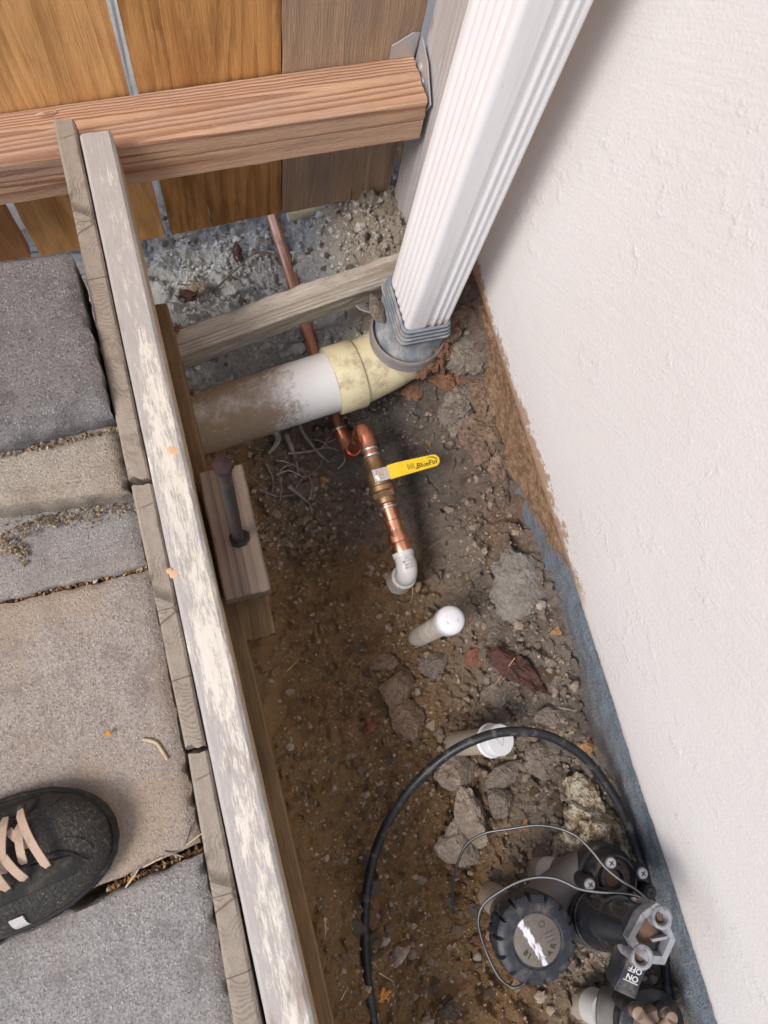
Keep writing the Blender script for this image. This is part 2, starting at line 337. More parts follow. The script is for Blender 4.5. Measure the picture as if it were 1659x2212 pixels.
def m_soil():
    n = N('soil'); v = n.geo(); p = n.sep(v)
    a = n.noise(v, 16, 5, .65); f = n.noise(v, 190, 6, .75); g = n.noise(v, 360, 4, .75); c = n.noise(v, 60, 5, .7)
    brown = n.mix(a, (.28, .155, .066), (.49, .31, .155)); grey = n.mix(a, (.24, .193, .155), (.45, .385, .32)); pale = n.mix(c, (.64, .64, .61), (.88, .88, .87))
    red = n.mix(c, (.25, .14, .088), (.42, .29, .21)); dark = (.115, .096, .083)
    jx = n.math('ADD', p[0], n.math('MULTIPLY', n.math('SUBTRACT', c, .5), .10)); jy = n.math('ADD', p[1], n.math('MULTIPLY', n.math('SUBTRACT', c, .5), .12))
    col = n.mix(n.mr(jx, .16, .29), brown, grey)
    # darker soil below the drain elbow, pale dusty ground towards the fence with its brighter light painted in, red clay packed in the corner
    dm = n.math('MULTIPLY', n.mr(jy, .13, .26), n.mr(jx, .12, .19)); col = n.mix(n.math('MULTIPLY', dm, .75), col, dark)
    far = n.mr(jy, .36, .45); tan = n.mr(jx, .19, .25)
    col = n.mix(far, col, n.mix(tan, pale, n.mix(c, (.42, .34, .25), (.68, .60, .50))))
    rd = n.math('MULTIPLY', n.mr(n.math('ADD', p[0], n.math('MULTIPLY', n.math('SUBTRACT', a, .5), .06)), .275, .31), n.math('MULTIPLY', n.mr(jy, .05, .16), n.mr(p[1], .50, .42)))
    col = n.mix(n.math('MULTIPLY', rd, .9), col, red)
    mid = n.math('MULTIPLY', n.mr(jy, .15, .21), n.mr(jx, .02, .06)); col = n.mix(n.math('MULTIPLY', n.math('MULTIPLY', mid, n.math('SUBTRACT', 1.0, far)), .6), col, n.mix(a, (.19, .165, .14), (.34, .30, .26)))
    nfar = n.math('SUBTRACT', 1.0, n.math('MULTIPLY', far, .75)); col = n.mix(n.math('MULTIPLY', n.math('MULTIPLY', n.mr(f, .40, .24), .9), nfar), col, (.075, .05, .034)); col = n.mix(n.math('MULTIPLY', n.math('MULTIPLY', n.mr(g, .56, .74), .5), nfar), col, (.46, .36, .25)); col = n.mix(n.math('MULTIPLY', n.math('MULTIPLY', n.mr(g, .42, .28), .45), nfar), col, (.10, .065, .035))  # hollows of the bump noise painted dark like shaded crevices, less so near the fence
    dk = n.mr(n.math('MULTIPLY', c, a), .24, .14); col = n.mix(n.math('MULTIPLY', n.math('MULTIPLY', dk, .4), n.math('SUBTRACT', 1.0, n.math('MULTIPLY', far, .7))), col, (.11, .075, .05))
    h = n.math('ADD', n.math('MULTIPLY', f, 1.0), n.math('ADD', n.math('MULTIPLY', g, .7), n.math('MULTIPLY', c, .9)))
    return n.fin(col, .95, n.bump(h, 1.0, .009), spec=.12)
M['soil'] = m_soil()

def rock(name, stops, bump=.9, sc_=1.0, rough=.9):
    n = N(name); v = n.obj(); r = n.rnd()
    a = n.noise(v, 60 * sc_, 5, .7); f = n.noise(v, 300 * sc_, 4, .7)
    col = n.ramp(n.math('ADD', n.math('MULTIPLY', a, .75), n.math('MULTIPLY', f, .25)), stops)
    pitv = n.vor(v, 140 * sc_); col = n.mix(n.math('MULTIPLY', n.mr(f, .45, .28), .6), col, (.07, .05, .035))
    return n.fin(col, rough, n.bump(n.math('ADD', n.math('MULTIPLY', pitv, .5), n.math('ADD', a, n.math('MULTIPLY', f, .8))), bump, .008), spec=.2)
M['clod'] = rock('soil_clod', [(.3, (.17, .11, .068)), (.55, (.31, .215, .145)), (.75, (.46, .355, .265))])
M['clod_grey'] = rock('grey_clod', [(.3, (.17, .135, .105)), (.55, (.30, .25, .205)), (.75, (.44, .385, .325))])
M['stone_pale'] = rock('pale_stone', [(.3, (.22, .16, .115)), (.5, (.40, .32, .25)), (.7, (.58, .50, .43))])
M['concrete_lump'] = rock('concrete_lump', [(.3, (.15, .13, .11)), (.5, (.24, .215, .185)), (.72, (.34, .31, .27))], bump=.7)
M['foam'] = rock('yellowed_lump', [(.36, (.10, .065, .038)), (.46, (.30, .215, .13)), (.56, (.66, .59, .45)), (.72, (.80, .77, .68))], bump=1.0)
M['red_stone'] = rock('red_stone', [(.3, (.14, .05, .03)), (.6, (.32, .14, .085)), (.8, (.42, .25, .18))])
M['pinkclay'] = rock('pink_clay', [(.3, (.18, .11, .08)), (.55, (.32, .22, .165)), (.75, (.50, .41, .32))])
M['white_stone'] = rock('white_stone', [(.3, (.45, .47, .44)), (.6, (.66, .68, .64)), (.8, (.8, .8, .77))], bump=.5)
def m_pebble():
    n = N('pebble'); v = n.obj(); r = n.rnd(); a = n.noise(v, 300, 4, .7)
    col = n.ramp(r, [(0, (.16, .105, .065)), (.35, (.27, .19, .125)), (.6, (.37, .285, .205)), (.8, (.44, .38, .31)), (.93, (.36, .19, .105)), (1, (.68, .62, .53))])
    col = n.mix(n.mr(a, .4, .7), n.mix(.45, col, (.10, .07, .045)), col)
    return n.fin(col, .9, n.bump(a, .7, .002), spec=.2)
M['pebble'] = m_pebble()
def m_gravel():
    n = N('gravel'); g = n.gc(); s = n.sep(g); v = n.obj(); a = n.noise(v, 500, 3, .7); p = n.sep(n.geo())
    col = n.ramp(s[0], [(0, (.15, .10, .062)), (.4, (.26, .18, .115)), (.65, (.36, .275, .195)), (.90, (.40, .32, .24)), (.97, (.35, .185, .10)), (1, (.60, .52, .42))])
    col = n.mix(n.math('MULTIPLY', n.mr(p[1], .36, .46), .85), col, (.68, .67, .62))
    col = n.mix(n.math('MULTIPLY', n.mr(p[0], .18, .28), .4), col, (.31, .27, .23))
    return n.fin(n.mix(n.mr(a, .35, .65), n.mix(.5, col, (.09, .065, .045)), col), .92, None, spec=.15)
M['gravel'] = m_gravel()
def m_litter():
    n = N('joint_litter'); s_ = n.sep(n.gc())
    return n.fin(n.ramp(s_[0], [(0, (.05, .03, .018)), (.5, (.14, .075, .035)), (.75, (.34, .17, .06)), (.9, (.42, .30, .17)), (1, (.6, .55, .48))]), .9, None, spec=.1)
M['litter'] = m_litter()

def plain(name, c, rough=.5, metal=0.0, var=.12, sc_=60, bump=.15, dirt=None, damt=0.0, dsc=25, lo=.48, hi=.68, bd=.001, spec=None):
    n = N(name); v = n.obj(); a = n.noise(v, sc_, 4, .6); f = n.noise(v, sc_ * 9, 3, .6)
    col = n.mix(a, tuple(x * (1 - var) for x in c), tuple(min(1, x * (1 + var)) for x in c))
    rr = rough
    if dirt:
        dm = n.math('MULTIPLY', n.mr(n.noise(v, dsc, 6, .7), lo, hi), damt); col = n.mix(dm, col, dirt); rr = n.mix(dm, (rough,) * 3, (.9,) * 3)
        if metal: metal = n.math('MULTIPLY', n.math('SUBTRACT', 1.0, dm), metal)
    return n.fin(col, rr, n.bump(n.math('ADD', a, f), bump, bd), metal, spec)
M['downspout'] = plain('downspout_enamel', (.80, .77, .75), .38, var=.02, bump=.04, dirt=(.60, .52, .46), damt=.25, dsc=60, lo=.6, hi=.72)
def m_downspout():
    n = N('downspout_enamel'); v = n.geo(); p = n.sep(v); a = n.noise(v, 40, 5, .65); st_ = n.noise(n.scale(v, (170, 170, 5)), 1.0, 4, .65); f = n.noise(v, 230, 4, .75)
    col = n.mix(a, (.76, .73, .71), (.81, .78, .77)); col = n.mix(n.math('MULTIPLY', n.mr(st_, .54, .74), .35), col, (.52, .47, .43))
    col = n.mix(n.math('MULTIPLY', n.mr(f, .66, .74), .6), col, (.45, .38, .32))
    foot = n.mr(n.math('ADD', p[2], n.math('MULTIPLY', n.math('SUBTRACT', n.noise(v, 90, 5, .75), .5), .09)), -.035, -.062); foot = n.math('MULTIPLY', foot, n.mr(p[0], .25, .285))
    col = n.mix(n.math('MULTIPLY', foot, .85), col, (.36, .25, .18))
    return n.fin(col, n.mix(foot, (.38,) * 3, (.9,) * 3), n.bump(n.math('ADD', a, n.math('MULTIPLY', f, .3)), .12, .002))
M['downspout'] = m_downspout()
M['galv'] = plain('galvanised_steel', (.58, .60, .62), .45, .7, var=.1, sc_=90, bump=.1)
M['screw'] = plain('screw_steel', (.50, .50, .50), .4, .8, var=.2, sc_=200, dirt=(.25, .17, .11), damt=.5, dsc=200)
M['blued'] = plain('dark_screw', (.22, .25, .28), .45, .6)
M['copper'] = plain('copper', (.78, .42, .30), .40, 1.0, var=.16, sc_=40, bump=.12, dirt=(.28, .14, .09), damt=.65, dsc=42, lo=.45, hi=.75)
M['copper_fit'] = plain('copper_fitting', (.62, .235, .14), .32, 1.0, var=.25, sc_=70, bump=.2, dirt=(.16, .07, .045), damt=.75, dsc=50, lo=.4, hi=.7)
M['copper_bright'] = plain('copper_bright', (.80, .38, .24), .33, 1.0, var=.2, sc_=45, bump=.1, dirt=(.28, .12, .07), damt=.6, dsc=45)
M['solder'] = plain('solder', (.68, .67, .64), .35, .9, var=.15, sc_=150, bump=.25)
M['brass'] = plain('aged_brass', (.32, .205, .11), .48, .9, var=.2, sc_=80, bump=.2, dirt=(.14, .09, .05), damt=.5, dsc=70)
M['nut'] = plain('chrome_nut', (.78, .76, .74), .22, 1.0, var=.05)
M['stem'] = plain('stem_brass', (.85, .55, .28), .3, .9)
M['yellow'] = plain('yellow_vinyl', (.78, .53, .015), .42, var=.05, bump=.05, dirt=(.45, .30, .05), damt=.3, dsc=120, lo=.55, hi=.75)
M['print'] = plain('black_print', (.03, .025, .01), .55)
M['pvc'] = plain('pvc_white', (.58, .565, .54), .38, var=.04, bump=.05, dirt=(.42, .35, .27), damt=.4, dsc=60, lo=.5, hi=.75)
M['pvc_cap'] = plain('pvc_cap', (.66, .66, .67), .35, var=.03, bump=.05, dirt=(.50, .43, .35), damt=.35, dsc=80, lo=.52, hi=.75)
M['pvc_dirty'] = plain('pvc_dirty', (.60, .56, .50), .42, var=.06, dirt=(.30, .22, .15), damt=.65, dsc=55, lo=.42, hi=.65)
M['pvc_mark'] = plain('pvc_mark', (.36, .31, .25), .6)
M['pvc_tan'] = plain('pvc_tan', (.42, .36, .285), .45, var=.08, dirt=(.24, .17, .11), damt=.6, dsc=45, lo=.5, hi=.7)
M['pvc_cream'] = plain('pvc_cream', (.64, .575, .36), .42, var=.1, sc_=25, dirt=(.34, .265, .165), damt=.8, dsc=38, lo=.44, hi=.70)
M['clay_red'] = plain('red_clay_crust', (.34, .175, .10), .95, var=.35, sc_=120, bump=1.0, bd=.004)
def m_drain():
    n = N('drain_pvc'); v = n.geo(); p = n.sep(v); a = n.noise(v, 30, 6, .7); f = n.noise(v, 160, 5, .75)
    col = n.mix(a, (.58, .565, .53), (.70, .69, .67))
    left = n.mr(p[0], .03, .17, 1, 0); low = n.mr(n.math('ADD', p[2], n.math('MULTIPLY', n.math('SUBTRACT', a, .5), .04)), -.118, -.135, .18, 1)
    k = n.math('ADD', n.math('ADD', n.math('MULTIPLY', left, .42), n.math('MULTIPLY', a, .5)), n.math('MULTIPLY', n.math('SUBTRACT', f, .5), .55))
    k = n.math('MULTIPLY', n.mr(k, .40, .62), low)
    col = n.mix(n.math('MULTIPLY', k, .95), col, n.mix(f, (.17, .115, .065), (.34, .25, .155)))
    col = n.mix(n.math('MULTIPLY', n.mr(f, .62, .70), n.mr(p[0], .06, .0)), col, (.72, .66, .58))
    return n.fin(col, n.mix(k, (.4,) * 3, (.9,) * 3), n.bump(n.math('ADD', n.math('MULTIPLY', k, .7), n.math('MULTIPLY', f, .3)), .5, .002))
M['drain'] = m_drain()
M['rubber'] = plain('grey_adapter', (.17, .19, .21), .55, var=.25, sc_=70, bump=.3, dirt=(.36, .33, .30), damt=.8, dsc=50, lo=.46, hi=.66)
M['rubber_strap'] = plain('grey_strap', (.27, .255, .25), .55, var=.2, bump=.3, dirt=(.26, .16, .11), damt=.7, dsc=45)
M['black'] = plain('black_plastic', (.020, .021, .024), .42, spec=.3, var=.25, sc_=40, bump=.15, dirt=(.15, .12, .095), damt=.55, dsc=50, lo=.48, hi=.72)
M['black_dusty'] = plain('black_plastic_dusty', (.021, .023, .029), .42, spec=.35, var=.25, sc_=40, bump=.2, dirt=(.16, .135, .11), damt=.6, dsc=55, lo=.46, hi=.72)
M['gloss'] = plain('black_glossy', (.016, .017, .02), .16, var=.2, bump=.06, dirt=(.10, .085, .07), damt=.4, dsc=60, lo=.55, hi=.75)
M['greybody'] = plain('valve_grey', (.13, .12, .11), .5, var=.12, bump=.1, dirt=(.26, .20, .15), damt=.4, dsc=45)
M['worn'] = plain('worn_grey_plastic', (.27, .275, .285), .5, var=.25, sc_=60, bump=.2, dirt=(.07, .063, .057), damt=.75, dsc=38, lo=.44, hi=.66, spec=.3)
M['cavity'] = plain('mud_filled', (.15, .09, .055), .9, var=.4, sc_=120, bump=.8)
M['cup_tan'] = plain('tan_cap', (.24, .165, .12), .5, var=.15, dirt=(.3, .2, .13), damt=.5, dsc=90)
M['tubing'] = plain('poly_tubing', (.018, .018, .02), .4, spec=.35, var=.2, bump=.15, dirt=(.20, .175, .15), damt=.6, dsc=70, lo=.5, hi=.72)
M['wire'] = plain('wire_black', (.03, .03, .03), .4); M['wire_stripe'] = plain('wire_pale', (.26, .26, .26), .35)
M['rust'] = plain('rusty_steel', (.022, .016, .015), .65, 0, var=.35, sc_=90, bump=.5, dirt=(.13, .06, .03), damt=.6, dsc=45, lo=.5, hi=.7)
M['rust_head'] = plain('rusty_head', (.038, .02, .02), .85, 0, var=.2, spec=.2, sc_=120, bump=.4)
M['hole'] = plain('dark_hole', (.02, .015, .012), .9)
M['caulk'] = plain('peach_drip', (.60, .36, .20), .5, var=.12)
def m_bark(name, c1, c2):
    n = N(name); v = n.obj(); a = n.noise(n.scale(v, (1, 3, 3)), 60, 5, .7)
    return n.fin(n.ramp(a, [(.3, c1), (.7, c2)]), .7, n.bump(a, 1.0, .003))
M['bark'] = m_bark('bark', (.03, .011, .008), (.11, .042, .027)); M['bark_red'] = m_bark('bark_red', (.11, .042, .026), (.26, .115, .07))
M['root'] = m_bark('root', (.20, .165, .13), (.42, .37, .31)); M['root_dark'] = m_bark('root_dark', (.16, .125, .10), (.34, .285, .235)); M['straw'] = m_bark('straw', (.42, .30, .17), (.66, .54, .37))
M['leaf'] = m_bark('dry_leaf', (.20, .10, .04), (.42, .24, .11)); M['leaf_orange'] = m_bark('orange_leaf', (.45, .17, .02), (.66, .30, .05)); M['leaf_brown'] = m_bark('brown_leaf', (.12, .085, .06), (.27, .20, .15))
def m_leather():
    n = N('black_leather'); v = n.obj()
    cr = n.vor(v, 420); a = n.noise(v, 35, 5, .7); f = n.noise(v, 260, 5, .75); b = n.noise(v, 14, 4, .6)
    col = n.mix(a, (.020, .018, .017), (.048, .043, .038)); col = n.mix(n.math('MULTIPLY', n.mr(f, .50, .72), n.mr(b, .46, .62)), col, (.15, .12, .085))
    speck = n.math('MULTIPLY', n.mr(n.vor(v, 150), .14, .07), n.mr(n.noise(v, 40, 3, .6), .52, .62)); col = n.mix(n.math('MULTIPLY', speck, .8), col, (.34, .28, .19))
    fold = n.noise(n.scale(v, (120, 30, 30)), 1, 4, .6)
    h = n.math('ADD', n.math('MULTIPLY', cr, .5), n.math('ADD', n.math('MULTIPLY', fold, .9), n.math('MULTIPLY', f, .5)))
    return n.fin(col, n.mr(a, .3, .7, .42, .7), n.bump(h, .6, .003), spec=.3)
M['leather'] = m_leather()
M['sole'] = plain('black_sole', (.020, .019, .020), .6, spec=.25, var=.2, dirt=(.14, .12, .10), damt=.5, dsc=50)
M['suede'] = plain('eyestay_suede', (.030, .028, .025), .75, spec=.2, var=.25, sc_=60, bump=.4, dirt=(.13, .11, .085), damt=.5, dsc=60)
M['lace'] = plain('tan_lace', (.50, .36, .26), .85, var=.12, sc_=200, bump=.5, dirt=(.30, .21, .15), damt=.45, dsc=80)
M['label'] = plain('woven_label', (.55, .52, .49), .8, var=.1, dirt=(.3, .24, .18), damt=.5, dsc=90)

# ------------------------------------------------------------------ ground
_lat = rng.random((257, 257)).astype(np.float64)
def vnoise(x, y, s, o=0):
    x = x * s + 37.3 + o * 11.7; y = y * s + 91.1 + o * 5.3
    xi = np.floor(x).astype(int); yi = np.floor(y).astype(int); fx = x - xi; fy = y - yi
    fx = fx * fx * (3 - 2 * fx); fy = fy * fy * (3 - 2 * fy)
    g = lambda a, b: _lat[a % 256, b % 256]
    return (g(xi, yi) * (1 - fx) + g(xi + 1, yi) * fx) * (1 - fy) + (g(xi, yi + 1) * (1 - fx) + g(xi + 1, yi + 1) * fx) * fy - .5
def billow(x, y, s, o=0): return np.abs(vnoise(x, y, s, o)) * 2
CP = []
def row(y, *xz):
    for x, z in xz: CP.append((x, y, z))
row(-.62, (-.03, -.06), (-.008, -.085), (.02, -.175), (.08, -.21), (.2, -.20), (.3, -.16), (.36, -.122))
row(-.40, (-.03, -.06), (-.008, -.085), (.018, -.175), (.08, -.21), (.2, -.205), (.3, -.165), (.36, -.128))
row(-.20, (-.03, -.065), (-.008, -.09), (.018, -.185), (.08, -.22), (.2, -.215), (.28, -.172), (.36, -.128))
row(.0, (-.03, -.075), (-.006, -.11), (.022, -.205), (.1, -.235), (.2, -.228), (.255, -.19), (.30, -.15), (.36, -.12))
row(.14, (-.03, -.16), (.03, -.24), (.12, -.262), (.2, -.270), (.25, -.240), (.285, -.18), (.36, -.142))
row(.065, (.215, -.245), (.245, -.225)); row(-.115, (.235, -.222), (.275, -.205))
row(.27, (-.03, -.19), (.03, -.25), (.12, -.278), (.18, -.292), (.24, -.285), (.275, -.235), (.305, -.19), (.36, -.140))
row(.37, (-.03, -.12), (.02, -.19), (.1, -.265), (.18, -.29), (.24, -.28), (.285, -.20), (.315, -.15), (.36, -.095))
row(.43, (-.03, -.15), (.03, -.21), (.1, -.25), (.165, -.288), (.22, -.255), (.3, -.125), (.36, -.05))
row(.5, (-.03, -.17), (.03, -.20), (.1, -.245), (.16, -.290), (.2, -.25), (.25, -.19), (.3, -.15), (.36, -.08))
row(.58, (-.05, -.19), (.03, -.235), (.1, -.27), (.158, -.295), (.19, -.26), (.23, -.175), (.3, -.16), (.36, -.16))
row(.68, (-.12, -.28), (0, -.295), (.1, -.295), (.155, -.306), (.2, -.28), (.24, -.22), (.3, -.19), (.36, -.2))
row(.85, (-.12, -.31), (.1, -.31), (.152, -.318), (.2, -.30), (.36, -.28)); row(1.1, (-.12, -.30), (.1, -.30), (.36, -.30))
CP = np.array(CP)
_D = np.sqrt((CP[:, None, 0] - CP[None, :, 0]) ** 2 + (CP[:, None, 1] - CP[None, :, 1]) ** 2)
_W = np.linalg.solve(_D + 1e-6 * np.eye(len(CP)), CP[:, 2] + .18)
def rbf(x, y):
    out = np.full(x.shape, -.18)
    for (cx, cy, _), wv in zip(CP, _W): out += wv * np.sqrt((x - cx) ** 2 + (y - cy) ** 2)
    return out
def sst(a, b, x): t = np.clip((x - a) / (b - a), 0, 1); return t * t * (3 - 2 * t)
def hgt(x, y):
    x = np.asarray(x, float); y = np.asarray(y, float)
    xc = np.clip(x, -.05, .37); yc = np.clip(y, -.65, 1.12); h = rbf(xc, yc)
    lump = sst(.16, .27, x) * .5 + .9 + .1 * sst(.33, .42, y)
    wx = x + .012 * vnoise(x, y, 30, 11) + .004 * vnoise(x, y, 90, 12); wy = y + .012 * vnoise(x, y, 30, 13) + .004 * vnoise(x, y, 90, 14)
    rx, ry = .8 * wx + .6 * wy, .8 * wy - .6 * wx
    d = .013 * vnoise(x, y, 17) + .010 * vnoise(x, y, 38, 1) + lump * (-.013 * (billow(rx, ry, 42, 2) - .4) + .010 * (billow(wx, wy, 95, 3) - .4) + .0075 * vnoise(rx, ry, 170, 4) + .0045 * (billow(wx, wy, 300, 6) - .4) + .0026 * vnoise(x, y, 430, 5))
    smooth = sst(.10, .16, x) * (1 - sst(.24, .28, x)) * sst(.1, .2, y) * (1 - sst(.3, .36, y))
    h = h + d * (1 - .5 * smooth)
    # under the paving the ground is level; it drops off again behind the raised paver
    side = 1 - sst(-.05, -.03, x); lvl = np.where(y < .47, -.075, -.075 - .21 * sst(.47, .58, y)); lvl = np.where(y > .58, np.minimum(h, -.26), lvl)
    h = h * (1 - side) + (lvl + .5 * d) * side
    far = sst(1.0, 3.0, np.hypot(x - .1, y - .1)); return h * (1 - far) + (-.2 + .04 * vnoise(x, y, .7)) * far
def H1(x, y): return float(hgt(np.array([x]), np.array([y]))[0])
def PT(px, py):
    z = -.2
    for _ in range(25):
        p = P(px, py, z); z = .5 * z + .5 * H1(p.x, p.y)
    return P(px, py, z)

def axis_pts(a, b, step, lo, hi):
    dense = list(np.arange(a, b, step)); out = []; s = step; p = a
    while p > lo: s *= 1.35; p -= s; out.append(max(p, lo))
    res = sorted(out) + dense; s = step; p = dense[-1]
    while p < hi: s *= 1.35; p += s; res.append(min(p, hi))
    return np.array(res)
gx = axis_pts(-.05, .365, .0016, -60, 60); gy = axis_pts(-.50, .78, .0019, -60, 80)
GX, GY = np.meshgrid(gx, gy); GZ = hgt(GX, GY)
nx, ny = len(gx), len(gy)
me = bpy.data.meshes.new('ground'); me.vertices.add(nx * ny)
me.vertices.foreach_set('co', np.stack([GX, GY, GZ], -1).astype(np.float32).ravel())
ii = (np.arange(ny - 1)[:, None] * nx + np.arange(nx - 1)[None, :]).ravel()
q = np.stack([ii, ii + 1, ii + nx + 1, ii + nx], -1)
me.loops.add(q.size); me.polygons.add(len(q)); me.loops.foreach_set('vertex_index', q.ravel().astype(np.int32))
me.polygons.foreach_set('loop_start', (np.arange(len(q)) * 4).astype(np.int32))
me.polygons.foreach_set('use_smooth', [True] * len(q)); me.update(calc_edges=True); me.validate(); me.materials.append(M['soil'])
ground = bpy.data.objects.new('ground', me); COL.objects.link(ground); ground['kind'] = 'structure'

# ------------------------------------------------------------------ house wall
WX = .344
wall = thing('house_wall', 'smooth cream stucco house wall above a blue grey concrete footing', 'wall', (WX, 0, -.05))
ys = np.concatenate([np.linspace(-2.6, -.62, 12), np.arange(-.6, .75, .003), np.linspace(.77, 3, 12)])
zs = [-.05, -.047, -.042, -.035, -.025, -.01, .01, .04, .1, .2, .35, .5, .7, 1, 1.5, 2.1, 2.7]
vs, fs = [], []
for y in ys:
    e = .0022 * mnoise.noise(V(y * 60, 1, 1)) + .002 * mnoise.noise(V(y * 170, 4, 1)) + .003 * mnoise.noise(V(y * 9, 7, 1))
    vs.append((WX + .012, y, -.05 + e))
    for k, z in enumerate(zs):
        zz = z + e * max(0, 1 - k / 4); roundoff = (.004, .0015, .0004, 0)[k] if k < 4 else 0
        vs.append((WX + roundoff + .0012 * mnoise.noise(V(3, y * 7, zz * 7)), y, zz))
    vs.append((WX + .13, y, 2.7))
m_ = len(zs) + 2
for i in range(len(ys) - 1):
    for k in range(m_ - 1): fs.append((i * m_ + k, i * m_ + k + 1, (i + 1) * m_ + k + 1, (i + 1) * m_ + k))
MB().add(vs, fs).build('stucco', M['stucco'], wall, ang=60)
vs, fs = [], []
fz = list(np.linspace(-.46, -.30, 4)) + list(np.linspace(-.28, -.046, 48))
for y in ys:
    for z in fz:
        vs.append((WX + .008 - .006 * mnoise.noise(V(z * 14, y * 14, 2)) - .0036 * mnoise.noise(V(z * 55, y * 55, 5)) - .0012 * mnoise.noise(V(z * 150, y * 150, 8)), y, z))
    vs.append((WX + .13, y, -.046))
m_ = len(fz) + 1
for i in range(len(ys) - 1):
    for k in range(m_ - 1): fs.append((i * m_ + k, i * m_ + k + 1, (i + 1) * m_ + k + 1, (i + 1) * m_ + k))
fo = MB().add(vs, fs).build('footing', M['footing'], wall, ang=80); fo['label'] = 'blue grey concrete footing with brown soil stain'

# ------------------------------------------------------------------ fence
FY = .682                                             # front face of the boards
fence = thing('fence', 'brown cedar board fence with thick redwood bottom rail and grey post', 'fence', (.08, FY, -.22))
FZB = lambda x: -.226 + max(0, x) * .09               # bottom line of the boards
def fence_board(x0, x1, m, zt=.95, notch=None, seed=0, dy=0.0, name='board'):
    r_ = random.Random(seed); bot = []; nb = 22
    for i in range(nb + 1):
        x = x0 + (x1 - x0) * i / nb; bot.append((x, FZB(x) + .0022 * mnoise.noise(V(x * 90, seed, 0))))
        if notch and i < nb and x <= notch[0] < x0 + (x1 - x0) * (i + 1) / nb:
            zb = FZB(x); bot += [(notch[0] - .0016, zb), (notch[0] - .001, zb + notch[1] * .5), (notch[0] - .0022, zb + notch[1]), (notch[0] + .0006, zb + notch[1] * .5), (notch[0] + .0016, zb)]
    side = []; nz = 60
    zlist = [FZB(x1) + (zt - FZB(x1)) * (i / nz) ** 1.6 for i in range(1, nz + 1)]
    rs = [(x1 + .0013 * mnoise.noise(V(z * 22, seed + 3, 0)), z) for z in zlist]; ls = [(x0 + .0013 * mnoise.noise(V(z * 22, seed + 8, 0)), z) for z in reversed(zlist)]
    poly = bot + rs + ls; n = len(poly); mb = MB()
    vs = [(x, FY + dy, z) for x, z in poly] + [(x, FY + dy + .018, z) for x, z in poly]
    gs = [(z + seed * 1.7, x + seed * .37, 0) for x, z in poly] + [(z + seed * 1.7, x + seed * .37, .018) for x, z in poly]
    f_ = [tuple(range(n)), tuple(reversed(range(n, 2 * n)))] + [(k, k + n, (k + 1) % n + n, (k + 1) % n) for k in range(n)]
    return mb.add(vs, f_, gs).build(name, m, fence, smooth=False)
for i in range(3): fence_board(-.94 + i * .186, -.94 + i * .186 + .18, M['fence'], seed=20 + i)
fence_board(-.375, -.197, M['fence_red'], seed=2)
fence_board(-.184, -.0115, M['fence'], seed=4)
fence_board(-.0015, .1600, M['fence_amber'], notch=(.057, .05), seed=5, dy=.001)
fence_board(.1615, .322, M['fence_grey'], notch=(.265, .03), seed=6, dy=-.002)
r0 = V(-1.0, .648, .0015 - .03); r1 = V(.3175, .651, .018)
rail = MB().board(V(-1.0, .6475, -.024), V(.3180, .6475, .0175), .066, .063, nl=150, ns=8, ch=.003, rough=.0008, seed=1, ragB=.002).build('rail', M['rail'], fence)
post = MB().board(V(.3385, .632, -.33), V(.3360, .632, .98), .024, .075, up=(0, 1, 0), nl=90, ns=6, ch=.002, rough=.0008, seed=3).build('post', M['post'], fence)
# galvanised rail bracket on the post
br = MB()
br.prism([(0, 0), (.030, .001), (.032, .032), (.024, .033), (.0, .018)], V(.288, .6785, .0485), (1, 0, 0), (0, 0, 1), .0016)
brk = br.build('bracket', M['galv'], fence, smooth=False)
pl = MB().prism([(0, 0), (.052, -.004), (.060, .014), (.028, .042), (0, .050)], V(.3215, .672, .030), (0, -1, 0), (0, 0, 1), .0016)
pl.build('bracket_flange', M['galv'], fence, smooth=False)
for (yy, zz) in ((.658, .052), (.646, .043), (.664, .035)):
    s_ = MB().lathe(V(.3206, yy, zz), (-1, 0, 0), [(.0052, 0), (.0052, .0012), (.003, .0028), (0, .003)], 14).build('screw', M['galv'], fence)
MB().lathe(PY(905, 283, .629), (-.5, -.6, .3), [(.0045, -.006), (.0045, .0012), (.0028, .0024), (0, .0026)], 14).build('screw', M['blued'], fence)

# ------------------------------------------------------------------ edging timbers
def edge_z(y): return .034 + .034 * (y + .45) / 1.06      # top line: rises slightly towards the fence
def edge_pt(px, py):
    z = .05
    for _ in range(20): p = P(px, py, z); z = edge_z(p.y)
    return P(px, py, z)
a_ = edge_pt(205, 283); b_ = edge_pt(627, 2212); d_ = (b_ - a_).normalized(); b2 = b_ + d_ * .22
ew = MB().board(V(a_.x, a_.y, edge_z(a_.y) - .042), V(b2.x, b2.y, edge_z(b2.y) - .042), .0325, .084, nl=220, ns=10, ch=.003, rough=.0005, seed=0, taper=1.20)
edging = tag(ew.build('edging_timber', M['edge'], None, loc=(a_.x, 0, 0)), 'long sun-bleached white timber edging running beside the trench', 'timber')
segs = [((112, 250), (157, 250), (275, 1030), (322, 1028), 'far grey weathered edging board, its end resting near the fence rail'),
        ((280, 1042), (326, 1040), (398, 1614), (442, 1608), 'middle grey weathered edging board beside the raised and large pavers'),
        ((403, 1630), (446, 1618), (503, 2212), (562, 2212), 'near grey weathered edging board running past the black shoe')]
